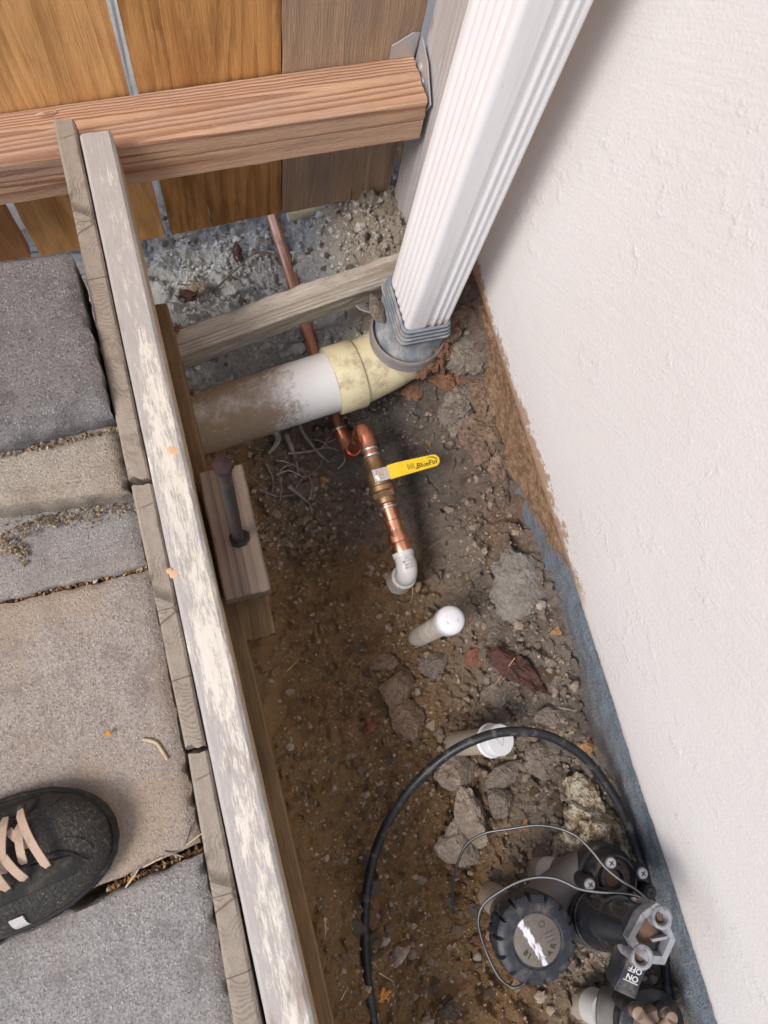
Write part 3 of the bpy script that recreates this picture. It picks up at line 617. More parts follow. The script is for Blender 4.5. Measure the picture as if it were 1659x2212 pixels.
for i, (l0, r0_, l1, r1_, lab) in enumerate(segs):
    A0, A1, B0, B1 = (edge_pt(*q_) for q_ in (l0, r0_, l1, r1_)); A = (A0 + A1) / 2; B = (B0 + B1) / 2; w0 = (A1 - A0).length; w1 = (B1 - B0).length
    if i == 2: dd = (B - A); B = B + dd * .7; w1 = w0 + (w1 - w0) * 1.7
    A = A - V(0, 0, .003 + .002 * i); B = B - V(0, 0, .003 + .002 * i)
    o = MB().board(A - V(0, 0, .04), B - V(0, 0, .04), w0, .08, nl=90, ns=8, ch=.0022, rough=.0009, seed=0, taper=w1 / w0, ragA=.005, ragB=.005).build('edging_board', M['edge_grey'], None, loc=A)
    tag(o, lab, 'board', 'weathered boards along the paving')
MB_ = MB().board(V(-.036, .47, -.12), V(-.034, -.62, -.12), .026, .15, nl=120, ns=6, ch=.002, rough=.0012, seed=2, wav=.0016)
tag(MB_.build('sunk_plank', M['plank'], None, loc=(-.036, 0, -.19)), 'soiled lower plank holding back the trench side under the bleached timber', 'plank')
for k, (px, py, r_) in enumerate(((374, 971, .0062), (375, 1240, .0042), (366, 1233, .003))):
    p = edge_pt(px, py); 
    MB().lathe(p - V(0, 0, .0004), (0, 0, 1), [(r_, 0), (r_ * .9, .0005), (r_ * .5, .0007), (0, .0008)], 24, wob=.2).build('paint_drip', M['caulk'], edging)

# wooden blocks and steel stake
c = [P(425, 1022, 0), P(525, 1003, 0), P(585, 1272, 0), P(486, 1298, 0)]
blk = MB().board((c[0] + c[1]) / 2 - V(0, 0, .019), (c[2] + c[3]) / 2 - V(0, 0, .019), .046, .038, nl=40, ns=10, ch=.002, rough=.0007, seed=5, ragB=.003)
blko = tag(blk.build('wood_block', M['block'], None, loc=((c[0] + c[2]) / 2)), 'dark stained wooden block with a steel stake driven through it', 'block')
hp = P(515, 1163, 0)
MB().prism([(-.008, -.007), (-.002, -.010), (.006, -.009), (.011, -.004), (.012, .004), (.006, .008), (-.004, .009), (-.009, .004)], V(hp.x, hp.y, .0002), (1, 0, 0), (0, 1, 0), .0006).build('hole', M['hole'], blko, smooth=False)
lb = MB().board(V(-.004, .20, -.066), P(560, 1375, -.048) - V(0, 0, .018), .034, .036, nl=30, ns=6, ch=.0015, rough=.001, seed=6, ragB=.004)
tag(lb.build('wood_offcut', M['plank'], None, loc=(-.004, .1, -.085)), 'lower wood offcut sticking out beneath the dark block', 'offcut')
st = thing('steel_stake', 'rusty round steel stake standing upright in the wooden block', 'stake', hp)
top = P(482, 1010, .215)
MB().tube([V(hp.x + .001, hp.y, -.2), hp + V(0, 0, 0), hp.lerp(top, .5), top], [.0056, .0056, .0056, .0054], 16).build('shaft', M['rust'], st)
MB().lathe(top, (top - hp), [(.0050, -.004), (.0074, -.001), (.0078, .004), (.0070, .0075), (.004, .009), (0, .0107)], 20, wob=.15).build('head', M['rust_head'], st)

# ------------------------------------------------------------------ pavers
def paver(corners, zt, th, m, label, seed=0, chip=0.0, chips=None, round_=.003):
    """corners: far-left, far-right, near-right, near-left in plan"""
    fl, fr, nr, nl_ = [Vector((q_[0], q_[1])) for q_ in corners]; nu, nv = 60, 60; mb = MB(); vs, fs = [], []
    us = np.linspace(0, 1, nu + 1); 
    def edgeprof(t): return min(t, 1 - t)
    for j in range(nv + 1):
        for i in range(nu + 1):
            u, v_ = i / nu, j / nv; p = fl.lerp(fr, u).lerp(nl_.lerp(nr, u), v_)
            dx = min(u, 1 - u) * (fr - fl).length; dy = min(v_, 1 - v_) * (nl_ - fl).length; d = min(dx, dy)
            z = zt + .0008 * mnoise.noise(V(p.x * 30, p.y * 30, seed)) + .0005 * mnoise.noise(V(p.x * 130, p.y * 130, seed))
            e = .0025 * mnoise.noise(V(p.x * 70, p.y * 70, seed + 3)) + .0014 * mnoise.noise(V(p.x * 190, p.y * 190, seed))
            if d < 1e-6: z -= round_ + abs(e) * 1.2
            elif d < .006: z -= round_ * .25
            if chip and v_ > .8:
                k = (v_ - .8) / .2; c_ = mnoise.noise(V(p.x * 38, seed, 2)) * .5 + mnoise.noise(V(p.x * 110, p.y * 60, seed)) * .3 + .35
                z -= chip * max(0, k - .55 + .25 * c_) * 2.0 * max(0, c_ + .35)
            nrm = e if d < 1e-6 else 0
            vs.append((p.x + (nrm if dx < 1e-6 else 0), p.y + (nrm if dy < 1e-6 else 0), z))
    for j in range(nv):
        for i in range(nu):
            a = j * (nu + 1) + i; fs.append((a, a + nu + 1, a + nu + 2, a + 1))
    ring = [j for j in range(nu + 1)] + [(j + 1) * (nu + 1) + nu for j in range(nv)] + [nv * (nu + 1) + nu - 1 - j for j in range(nu)] + [(nv - 1 - j) * (nu + 1) for j in range(nv - 1)]
    nlev = 6; b = len(vs); n = len(ring)
    for k in range(1, nlev + 1):
        for r_ in ring:
            x, y, z = vs[r_]; zz = z + (zt - th - z) * k / nlev; e = .0016 * mnoise.noise(V(x * 90, y * 90, zz * 90 + seed))
            vs.append((x + e, y + e, zz))
    for k in range(nlev):
        for i in range(n):
            i2 = (i + 1) % n
            a0 = ring[i] if k == 0 else b + (k - 1) * n + i; a1 = ring[i2] if k == 0 else b + (k - 1) * n + i2
            fs.append((a0, a1, b + k * n + i2, b + k * n + i))
    o = mb.add(vs, fs).build('paver', m, None, loc=((fl.x + nr.x) / 2, (fl.y + nr.y) / 2, zt - th), ang=50)
    return tag(o, label, 'paver')
ZA, ZB = .072, .036
def ext(p, q_, x): t = (x - q_.x) / (p.x - q_.x); return q_ + (p - q_) * t
XL = -.42
fr = P(150, 541, ZA); nr = P(236, 885, ZA); fl = ext(P(0, 562, ZA), fr, XL); nl_ = ext(P(0, 950, ZA), nr, XL)
paver([fl, fr, nr, nl_], ZA, .062, M['paver_dark'], 'raised charcoal paver with a chipped front edge, nearest the fence', 1, chip=.018)
fr = P(262, 935, ZB); nr = P(276, 1062, ZB); fl = ext(P(0, 1000, ZB), fr, XL) ; nl_ = ext(P(0, 1096, ZB), nr, XL); fr = fr + V(0, .06, 0); fl = fl + V(0, .06, 0)
paver([fl, fr, nr, nl_], ZB, .05, M['paver_tan'], 'tan paver forming a narrow step below the charcoal paver', 2, round_=.006)
fr = P(300, 1085, 0) + V(0, .10, 0); nr = P(314, 1222, 0); fl = ext(P(0, 1150, 0), P(300, 1085, 0), XL) + V(0, .10, 0); nl_ = ext(P(0, 1296, 0), nr, XL)
paver([fl, fr, nr, nl_], -.001, .05, M['paver_grey'], 'dirt-strewn grey paver between the tan step and large buff paver', 3)
fr = P(320, 1231, 0); nr = P(432, 1822, 0); fl = ext(P(0, 1306, 0), fr, XL); nl_ = ext(P(230, 1908, 0), nr, XL)
paver([fl, fr, nr, nl_], 0, .055, M['paver'], 'large buff paver with the toe of the shoe on it', 4)
fr = P(436, 1846, 0); nr = P(530, 2330, 0); fl = ext(P(230, 1935, 0), fr, XL); nl_ = ext(P(230, 2420, 0), nr, XL)
paver([fl, fr, nr, nl_], .002, .055, M['paver_grey'], 'speckled grey paver nearest the camera below the shoe', 5)

# ------------------------------------------------------------------ downspout and drain
DX0, DX1, DY0, DY1 = .243, .297, .385, .458; DZ = -.068
def ds_profile():
    pts = []; r = .007
    def face(a, b, nrm, ribs):
        L = (b - a).length; d = (b - a) / L; N_ = 64
        for i in range(N_ + 1):
            t = i / N_ * L; off = 0
            for (c_, w_) in ribs:
                x = abs(t - c_) / w_
                if x < 1: off += .5 * (1 + math.cos(math.pi * x))
            pts.append(a + d * t - nrm * off * .0026)
    def corner(c_, a0):
        for i in range(1, 6): t = a0 + math.pi / 2 * i / 6; pts.append(V(c_.x + r * math.cos(t), c_.y + r * math.sin(t)))
    rib = lambda L, c0, n_: [(c0 + k * .0107, .0042) for k in range(n_)]
    Lx = DX1 - DX0 - 2 * r; Ly = DY1 - DY0 - 2 * r
    face(V(DX0, DY1 - r), V(DX0, DY0 + r), V(-1, 0), rib(Ly, .010, 5)); corner(V(DX0 + r, DY0 + r), math.pi)
    face(V(DX0 + r, DY0), V(DX1 - r, DY0), V(0, -1), [(.021, .0042), (.0295, .0042), (.038, .0042)]); corner(V(DX1 - r, DY0 + r), 1.5 * math.pi)
    face(V(DX1, DY0 + r), V(DX1, DY1 - r), V(1, 0), rib(Ly, .010, 5)); corner(V(DX1 - r, DY1 - r), 0)
    face(V(DX1 - r, DY1), V(DX0 + r, DY1), V(0, 1), rib(Lx, .008, 3)); corner(V(DX0 + r, DY1 - r), .5 * math.pi)
    return pts
pr = ds_profile(); n = len(pr); vs, fs = [], []
zl = [DZ, DZ + .02, .1, .3, .6, 1.0, 1.6, 2.6]
for j, z in enumerate(zl):
    for p in pr: vs.append((p.x + .010 * (z - DZ) + (.003 if p.x > .27 else 0), p.y, z + (.002 * mnoise.noise(V(p.x * 200, p.y * 200, 1)) if j == 0 else 0)))
for j in range(len(zl) - 1):
    for k in range(n): fs.append((j * n + k, j * n + (k + 1) % n, (j + 1) * n + (k + 1) % n, (j + 1) * n + k))
dsp = thing('downspout', 'white ribbed rectangular downspout fixed beside the stucco wall', 'downspout', (.27, .42, DZ))
MB().add(vs, fs).build('tube', M['downspout'], dsp, ang=60)
vs2 = []
# adapter: rectangular ridged collar, sloping body, round strap with an ear
ad = thing('drain_adapter', 'grey ridged adapter joining the downspout to the cream drain elbow', 'adapter', (.265, .415, -.12))
def rrect(x0, x1, y0, y1, r, m_=6):
    out = []
    for (cx, cy, a0) in ((x1 - r, y1 - r, 0), (x0 + r, y1 - r, 90), (x0 + r, y0 + r, 180), (x1 - r, y0 + r, 270)):
        for i in range(m_ + 1): t = R(a0 + 90 * i / m_); out.append((cx + r * math.cos(t), cy + r * math.sin(t)))
    return out
def loft(rings, capends=True):
    n_ = len(rings[0]); v_ = [p for r_ in rings for p in r_]; f_ = []
    for j in range(len(rings) - 1):
        for k in range(n_): f_.append((j * n_ + k, j * n_ + (k + 1) % n_, (j + 1) * n_ + (k + 1) % n_, (j + 1) * n_ + k))
    if capends: f_ += [tuple(reversed(range(n_))), tuple(range((len(rings) - 1) * n_, len(rings) * n_))]
    return v_, f_
def rr_ring(o_, z, r=.010): return [(x, y, z) for x, y in rrect(DX0 - o_, DX1 + o_, DY0 - o_, DY1 + o_, r)]
mb = MB()
for k in range(4):
    z0 = -.052 - k * .0068; o_ = .0045 + k * .0013
    mb.add(*loft([rr_ring(.001, z0 - .0050), rr_ring(o_ - .001, z0 - .0050), rr_ring(o_, z0 - .0040), rr_ring(o_, z0 - .0006), rr_ring(o_ - .001, z0), rr_ring(.0012, z0)], False))
mb.build('collar_ridge', M['rubber'], ad, ang=50)
EC = V(.2615, .4085)                                   # centre of the drain elbow mouth
def circ(c_, r_, z, n_=28):
    return [(c_.x + r_ * math.cos(2 * math.pi * (k + 3.5) / n_), c_.y + r_ * math.sin(2 * math.pi * (k + 3.5) / n_), z) for k in range(n_)]
rr0 = rr_ring(.0055, -.077); rr1 = rr_ring(.006, -.086)
mb = MB(); mb.add(*loft([rr0, rr1, [tuple(Vector(a).lerp(Vector(b), .65)) for a, b in zip(rr_ring(.006, -.098), circ(EC, .045, -.098))], circ(EC, .0458, -.106), circ(EC, .0458, -.124)]))
mb.build('body', M['rubber'], ad, ang=50)
def arcband(c_, r0_, r1_, z0, z1, a0, a1, n_=40):
    v_, f_ = [], []
    for i in range(n_ + 1):
        t = R(a0 + (a1 - a0) * i / n_); wv = .0012 * math.sin(i * .8)
        for (r_, z) in ((r0_, z0), (r1_, z0), (r1_ + .001, z1 + wv), (r0_, z1 + wv)): v_.append((c_.x + r_ * math.cos(t), c_.y + r_ * math.sin(t), z))
    for i in range(n_):
        for k in range(4): f_.append((i * 4 + k, i * 4 + (k + 1) % 4, (i + 1) * 4 + (k + 1) % 4, (i + 1) * 4 + k))
    f_ += [(0, 1, 2, 3), (n_ * 4 + 3, n_ * 4 + 2, n_ * 4 + 1, n_ * 4)]
    return v_, f_
MB().lathe(V(EC.x, EC.y, 0), (0, 0, 1), [(.0458, -.122), (.0486, -.122), (.0490, -.118), (.0480, -.112), (.0490, -.106), (.0488, -.098), (.0476, -.0965), (.0462, -.0985), (.0455, -.106)], 48, wob=.012).build('strap', M['rubber_strap'], ad, ang=50)
ear_c = P(765, 664, -.094)
mb = MB(); e0 = V(EC.x + .048 * math.cos(R(130)), EC.y + .048 * math.sin(R(130)), -.106)
ed = (ear_c - e0).normalized(); eu = V(-.25, -.75, .6); es = (eu - ed * eu.dot(ed)).normalized()
mb.prism([(-.006, -.008), (.018, -.012), (.031, -.004), (.029, .006), (.018, .011), (-.006, .010)], e0, ed, es, .002, .0005)
ear = mb.build('ear', M['rubber_strap'], ad, ang=40)
MB().lathe(e0 + ed * .016 + ed.cross(es) * .002, ed.cross(es), [(.0042, -.001), (.0042, .0008), (.002, .0016), (0, .0017)], 14).build('rivet', M['blued'], ear)

drain = thing('drain_pipe', 'dirty white drain pipe crossing the trench into a cream elbow', 'drain pipe', (.1, .37, -.2))
PA = V(-.06, .3625, -.171); PB = V(.170, .3885, -.166); pd = (PB - PA).normalized()
MB().tube([PA.lerp(PB, k / 14) for k in range(15)], .0405, 40).build('pipe', M['drain'], drain)
# hub, sweep and mouth of the elbow
hub0 = PB - pd * .012
MB().lathe(hub0, pd, [(.0412, 0), (.0455, 0), (.0462, .0015), (.0462, .036), (.0455, .0375), (.042, .039)], 44).build('hub', M['pvc_cream'], drain)
pth = [hub0 + pd * .034]; endp = V(EC.x, EC.y, -.140); c0 = hub0 + pd * .034; c1 = V(endp.x - .004, endp.y - .002, c0.z)
for k in range(1, 13):
    t = k / 12; pth.append(c0 * (1 - t) ** 2 + c1 * 2 * t * (1 - t) + endp * t * t)
MB().tube(pth, [.0425] * len(pth), 44).build('elbow', M['pvc_cream'], drain)
MB().lathe(V(EC.x, EC.y, -.155), (0, 0, 1), [(.0425, -.004), (.0455, 0), (.0462, .002), (.0462, .033), (.0455, .0345), (.043, .0345)], 44).build('mouth', M['pvc_cream'], drain)
logo = MB(); lp = P(838, 848, -.175); 
for k in range(24):
    t0, t1 = 2 * math.pi * k / 24, 2 * math.pi * (k + 1) / 24
# red clay crust clinging to the right half of the elbow
for k, (px, py, zz, sx) in enumerate(((890, 800, -.120, .020), (925, 775, -.100, .018), (955, 745, -.086, .017), (905, 835, -.145, .018), (870, 778, -.108, .010), (948, 800, -.11, .022), (975, 720, -.07, .014))): pass

# ------------------------------------------------------------------ buried timber
tim = MB().board(V(-.036, .452, -.130), V(.300, .502, -.112), .034, .046, up=(0, -.12, 1), nl=90, ns=8, ch=.002, rough=.0022, seed=8, wav=.0012, ragA=.012, ragB=.002)
tb = tag(tim.build('cross_timber', M['timber'], None, loc=(.13, .47, -.16)), 'rough weathered cross timber between the bleached edging and downspout', 'timber')
pn = P(842, 597, -.09)
MB().lathe(V(pn.x, pn.y - .004, -.089), (-.1, -.3, 1), [(.0045, -.002), (.0045, .0012), (.002, .002), (0, .0021)], 14).build('nail', M['blued'], tb)

# ------------------------------------------------------------------ copper line with ball valve
wlt = thing('water_line', 'copper water line with brass ball valve and yellow lever handle', 'water pipe', (.17, .3, -.28))
rc = .0090
_c0 = P(588, 470, -.285); c_pts = [_c0 + V(-.012, .30, 0), _c0, P(633, 610, -.281), P(672, 740, -.278), P(735, 930, -.275)]
MB().tube(smoothpath(c_pts, 6), rc, 20).build('pipe', M['copper'], wlt)
E1 = P(757, 982, -.279); E2 = P(784, 926, -.172)                    # lower and upper elbow corners
VEND = P(872, 1200, -.182)
vd = (VEND - E2).normalized()
def elbow(a, c_, b, r_, n_=10):
    pts = []; 
    for k in range(n_ + 1): t = k / n_; pts.append(a * (1 - t) ** 2 + c_ * 2 * t * (1 - t) + b * t * t)
    return pts
da = (c_pts[-1] - E1).normalized(); du = (E2 - E1).normalized()
MB().tube([E1 + da * .040, E1 + da * .024] + elbow(E1 + da * .0135, E1, E1 + du * .0135, rc) + [E1 + du * .026], [.0108, .0108] + [.0106] * 11 + [.0108], 20).build('elbow', M['copper_fit'], wlt)
MB().tube([E1 + du * .018, E2 - du * .018], rc, 20).build('riser', M['copper_fit'], wlt)
MB().tube([E2 - du * .028, E2 - du * .020] + elbow(E2 - du * .0135, E2, E2 + vd * .0135, rc) + [E2 + vd * .026], [.0108, .0108] + [.0107] * 11 + [.0108], 20).build('elbow', M['copper_fit'], wlt)
VL = (VEND - E2).length
def ring_at(s0, m=M['solder'], r_=.0112, wd=.0042):
    MB().lathe(E2 + vd * s0, vd, [(r_ - .0012, -wd * .5), (r_, -wd * .25), (r_, wd * .25), (r_ - .0012, wd * .5)], 22).build('solder_ring', m, wlt)
MB().lathe(E1 + da * .041, da, [(.0096, -.002), (.0111, -.001), (.0111, .001), (.0096, .002)], 20).build('solder_ring', M['solder'], wlt)
vp = P(815, 1028, -.155); sv = (vp - E2).dot(vd)                            # valve centre along the run
MB().tube([E2 + vd * .02, E2 + vd * (sv - .018)], .0097, 20).build('pipe', M['copper_fit'], wlt)
ring_at(.030); ring_at(sv - .032)
hexp = lambda r_: [(r_ * math.cos(R(60 * k)), r_ * math.sin(R(60 * k))) for k in range(6)]
vb = MB().lathe(E2 + vd * sv, vd, [(.0105, -.030), (.0118, -.029), (.0122, -.014), (.0150, -.009), (.0160, .0), (.0160, .010), (.0176, .0115), (.0176, .018), (.0152, .0195), (.0138, .0196), (.0130, .034), (.0115, .035), (.010, .0355)], 28)
ux_ = vd.orthogonal().normalized()
vbo = vb.build('valve_body', M['brass'], wlt, ang=30)
MB().prism(hexp(.0158), E2 + vd * (sv + .0188), ux_, vd.cross(ux_), .008, .0006).build('hex_nut', M['brass'], vbo, smooth=False)
ring_at(sv + .040)
MB().tube([E2 + vd * (sv + .03), VEND], .0102, 20).build('pipe', M['copper_bright'], wlt)
ring_at(sv + .070, wd=.003)
fa = VL
MB().lathe(E2 + vd * (fa - .030), vd, [(.0104, -.018), (.0112, -.017), (.0112, -.002), (.0134, .004), (.0138, .011), (.0124, .013), (.0136, .020), (.0130, .026), (.0108, .028)], 26).build('coupling', M['copper_bright'], wlt)
# lever
ht = V(.262, .2475, -.140); hz = V(0, 0, 1); hb = E2 + vd * sv + V(0, 0, .0165)
MB().lathe(hb - V(0, 0, .004), hz, [(.007, -.006), (.007, 0), (.0062, .003)], 20).build('stem_boss', M['brass'], vbo)
hd = (ht - hb); hd.z = 0; hd.normalize(); hs = V(-hd.y, hd.x, 0)
mb = MB().prism([(-.010, -.0085), (.013, -.0085), (.013, .0085), (-.010, .0085)], hb, hd, hs, .0018)
mb.prism([(-.010, -.0085), (-.0085, -.0085), (-.0085, .0085), (-.010, .0085)], hb - V(0, 0, .005), hd, hs, .005)
hdl = mb.build('lever', M['nut'], wlt, smooth=False)
MB().prism(hexp(.0068), hb + V(0, 0, .0018), hd, hs, .0048, .0005).build('nut', M['nut'], hdl, smooth=False)
MB().prism([(-.0028, -.0028), (.0028, -.0028), (.0028, .0028), (-.0028, .0028)], hb + V(0, 0, .0062), hd, hs, .0022, .0004).build('stem', M['stem'], hdl, smooth=False)
LH = (ht - hb).length + .004
mb = MB(); slope = V(hd.x, hd.y, .22).normalized(); s0 = hb + hd * .011 + V(0, 0, .001); s1 = s0 + slope * .014
mb.add(*loft([[tuple(s0 + hs * a + V(0, 0, b)) for a, b in ((-.0095, -.0014), (.0095, -.0014), (.0095, .002), (-.0095, .002))], [tuple(s1 + hs * a + V(0, 0, b)) for a, b in ((-.0095, -.0014), (.0095, -.0014), (.0095, .002), (-.0095, .002))]]))
hl = LH - .025; gp = [(0, -.0095), (hl - .009, -.0082)] + [(hl - .009 + .0082 * math.cos(R(t)), .0082 * math.sin(R(t))) for t in range(-75, 76, 15)] + [(hl - .009, .0082), (0, .0095)]
gp = [(x, y) for x, y in gp]
gorg = s1 + V(0, 0, -.0014); mb.prism(gp, gorg, hd, hs, .0034, .0004)
grip = mb.build('grip', M['yellow'], hdl, ang=30)
mb = MB(); zt_ = V(0, 0, .0035)
text_mesh(mb, 'BlueFin', .0094, gorg + hd * (hl * .66) - hs * .0022 + zt_, hd, hs, .0001, space=1.0, bold=.0001)
for r_, wd in ((.0090, .0007), (.0076, .0004)):
    v_, f_ = [], []; cc = gorg + hd * (hl * .765) - hs * .0016 + zt_
    for k in range(19):
        t = R(-12 + 132 * k / 18); tw = wd * math.sin(math.pi * k / 18) + .00005
        for rr_ in (r_ - tw, r_ + tw * .2): v_.append(cc + hd * rr_ * math.cos(t) * 1.05 + hs * rr_ * math.sin(t) * .85 + V(0, 0, .0002))
    for k in range(18): f_.append((k * 2, k * 2 + 1, k * 2 + 3, k * 2 + 2))
    mb.add(v_, f_)
for k in range(5):   # fine print columns
    xx = hl * (.20 + .035 * k); 
    mb.prism([(0, -.004 + .0008 * (k % 2)), (.0006, -.004), (.0006, .0035 - .001 * (k % 3)), (0, .0035 - .001 * (k % 3))], gorg + hd * xx + zt_, hd, hs, .0002)
text_mesh(mb, '®', .005, gorg + hd * hl * .41 - hs * .0045 + zt_, hs, -hd, .0001)
mb.build('lettering', M['print'], grip, smooth=False)
# grey-white plastic elbow at the end of the run
pe = P(880, 1238, -.182); pdn = V(-.006, -.004, -1).normalized()
pt = [VEND - vd * .004, VEND + vd * .006] + elbow(VEND + vd * .010, pe + vd * .004, pe + pdn * .02, .01) + [pe + pdn * .035]
MB().tube(pt, [.0128, .0128] + [.0136] * 11 + [.014], 24).build('plastic_elbow', M['pvc'], wlt)
MB().lathe(VEND - vd * .005, vd, [(.0118, 0), (.0140, 0), (.0142, .003), (.0140, .006), (.0125, .007)], 24).build('plastic_rim', M['pvc'], wlt)
MB().lathe(pe + pdn * .026, pdn, [(.0142, -.002), (.0165, 0), (.0168, .004), (.0160, .006), (.0168, .009), (.0170, .022), (.0160, .026), (.0172, .030), (.0172, .09)], 26).build('plastic_adapter', M['pvc_dirty'], wlt)
mk = MB(); up_ = V(0, 0, 1); mx = vd.cross(up_).normalized() 
for k, tx in enumerate(('3/4', 'SCH 40', 'D2466', 'NSF-PW')): text_mesh(mk, tx, .0042, VEND + vd * (.006 + k * .0042) + V(0, 0, .0132 + .0004 * k), mx, -vd, .0001)
mk.build('moulded_marks', M['pvc_mark'], wlt, smooth=False)

# white stub of pipe behind the fence line
sp = thing('pipe_stub', 'short cream plastic pipe stub poking from soil below the grey fence board', 'pipe', P(650, 463, -.25))
MB().tube([P(622, 468, -.245), P(650, 462, -.247), P(720, 445, -.252)], .0072, 18).build('pipe', M['pvc_cream'], sp)
MB().lathe(P(622, 468, -.245), (P(622, 468, -.245) - P(650, 462, -.247)), [(.0058, 0), (.0058, .0004), (0, .0004)], 16).build('bore', M['pvc'], sp)

# ------------------------------------------------------------------ capped risers
def riser(px_t, py_t, zt, px_b, py_b, zb, rp, rcap, hcap, dome, label):
    t_ = P(px_t, py_t, zt); b_ = P(px_b, py_b, zb); ax = (t_ - b_).normalized()
    o = thing('capped_riser', label, 'pipe', b_, 'capped plastic risers in the trench')
    MB().tube([b_ - ax * .06, t_ - ax * .01], rp, 24).build('pipe', M['pvc_dirty' if dome else 'pvc_tan'], o)
    pf = [(rp, -hcap), (rcap - .0006, -hcap), (rcap, -hcap + .001)]
    if not dome: pf = [(rp, -hcap), (rcap + .0014, -hcap), (rcap + .0018, -hcap + .0025), (rcap, -hcap + .004)]
    if dome: pf += [(rcap, -.006), (rcap * .96, -.003), (rcap * .84, -.0003), (rcap * .6, .0018), (rcap * .3, .0028), (0, .003)]
    else: pf += [(rcap, -.0012), (rcap - .001, 0), (0, .0)]
    cp = MB().lathe(t_, ax, pf, 36).build('cap', M['pvc_cap'], o, ang=40)
    mk = MB(); ux = (V(1, 0, 0) - ax * ax.x).normalized(); uy = ax.cross(ux)
    if dome:
        text_mesh(mk, 'SCH 40', .0048, t_ + ax * .0024 - uy * .0028, ux, uy, .0001); text_mesh(mk, '447-007', .0040, t_ + ax * .0022 + uy * .0036, ux, uy, .0001); text_mesh(mk, 'NSF', .0036, t_ + ax * .0012 - uy * .0085, ux, uy, .0001)
    else:
        for a, b in ((-1, 0), (0, 1), (1, 2)):
            tri = [V(-.006, .004), V(.006, .004), V(0, -.007)]; A_, B_ = tri[a], tri[(a + 1) % 3]; d = (B_ - A_).normalized(); nn = V(-d.y, d.x) * .0003
            mk.add([t_ + ax * .0002 + ux * q_.x + uy * q_.y for q_ in (A_ + nn, A_ - nn, B_ - nn, B_ + nn)], [(0, 1, 2, 3)])
    mk.build('moulded_marks', M['pvc_mark'], cp, smooth=False); return o
riser(976, 1338, -.085, 908, 1374, -.235, .0130, .0170, .022, True, 'white plastic riser with a domed cap below the copper elbow')
riser(1082, 1598, -.115, 990, 1606, -.215, .0152, .0180, .024, False, 'short plastic riser with flat white cap under the black tubing')

# ------------------------------------------------------------------ sprinkler valves
av = thing('sprinkler_valve', 'black and grey irrigation valve with round scalloped cap beside the footing', 'valve', P(1090, 1985, -.22))
T1 = P(*Z8(548, 600), -.03); A1 = V(T1.x, T1.y, 0)
lean = V(-.10, .05, 1).normalized()
def on(ax_xy, z, ln=V(0, 0, 1)): return V(ax_xy.x, ax_xy.y, 0) + V(ln.x / ln.z, ln.y / ln.z, 1) * z
MB().tube([on(A1, -.26, lean * .0 + V(-.02, .01, 1)), on(A1, -.115)], .0168, 26).build('inlet_pipe', M['pvc_tan'], av)
MB().lathe(on(A1, -.13), (0, 0, 1), [(.0172, 0), (.0188, .0), (.019, .006), (.0176, .008)], 26).build('glue_band', M['pvc'], av)
MB().lathe(on(A1, -.122), (0, 0, 1), [(.0215, 0), (.0235, .001), (.0245, .018), (.034, .045), (.0365, .050), (.0365, .060)], 36).build('body', M['greybody'], av)
def scallop(org, ax, prof, n_=112, teeth=14, depth=.0016):
    ax = Vector(ax).normalized(); a = ax.orthogonal().normalized(); b = ax.cross(a); v_, f_ = [], []
    for (r_, h_, k_) in prof:
        for i in range(n_):
            t = 2 * math.pi * i / n_; ph = (i * teeth / n_) % 1; notch = max(0, 1 - abs(ph - .5) / .09)
            rr_ = r_ - depth * k_ * notch; v_.append(Vector(org) + ax * h_ + (a * math.cos(t) + b * math.sin(t)) * rr_)
    for j in range(len(prof) - 1):
        for i in range(n_): i2 = (i + 1) % n_; f_.append((j * n_ + i, j * n_ + i2, (j + 1) * n_ + i2, (j + 1) * n_ + i))
    f_ += [tuple(reversed(range(n_))), tuple(range((len(prof) - 1) * n_, len(prof) * n_))]
    return v_, f_
MB().add(*scallop(on(A1, -.068), (0, 0, 1), [(.036, 0, 0), (.0395, .002, 1), (.0400, .012, 1), (.0385, .014, 1), (.036, .015, 0)], teeth=22, depth=.0024)).build('lock_ring', M['black'], av, ang=40)
cap = MB().add(*scallop(on(A1, -.052), (0, 0, 1), [(.036, 0, 0), (.0405, .001, 1), (.0412, .010, 1), (.0400, .0185, 1), (.0365, .0215, .9), (.0300, .0222, .5), (.0262, .0222, 0), (.0250, .0212, 0), (.0238, .0212, 0)], teeth=14, depth=.0032)).build('cap', M['black_dusty'], av, ang=38)
def m_disc():
    n = N('cap_disc'); v = n.obj(); p = n.sep(v); a = n.noise(v, 120, 5, .7); b = n.noise(n.scale(v, (1.3, .75, 1)), 110, 6, .75)
    col = n.mix(a, (.06, .05, .042), (.19, .16, .13))
    x = n.math('ABSOLUTE', n.math('ADD', n.math('ADD', p[0], n.math('MULTIPLY', p[1], .28)), .0055))
    k = n.math('ADD', n.mr(x, .002, .011, .22, -.3, False), n.math('MULTIPLY', b, .95)); col = n.mix(n.mr(k, .58, .66), col, n.mix(a, (.55, .54, .56), (.72, .71, .74)))
    return n.fin(col, .65, n.bump(n.math('ADD', a, n.mr(k, .6, .68)), .5, .001))
cd = on(A1, -.0308)
ds_ = MB().lathe((0, 0, 0), (0, 0, 1), [(.0236, -.001), (.0236, 0), (.0225, .0006), (0, .0006)], 40)
dso = ds_.build('disc', m_disc(), None); dso.location = cd - parent_loc(cap) + Vector(cap.location) * 0; dso.parent = cap
dso['label'] = 'round centre disc smeared with white paint'
mk = MB()
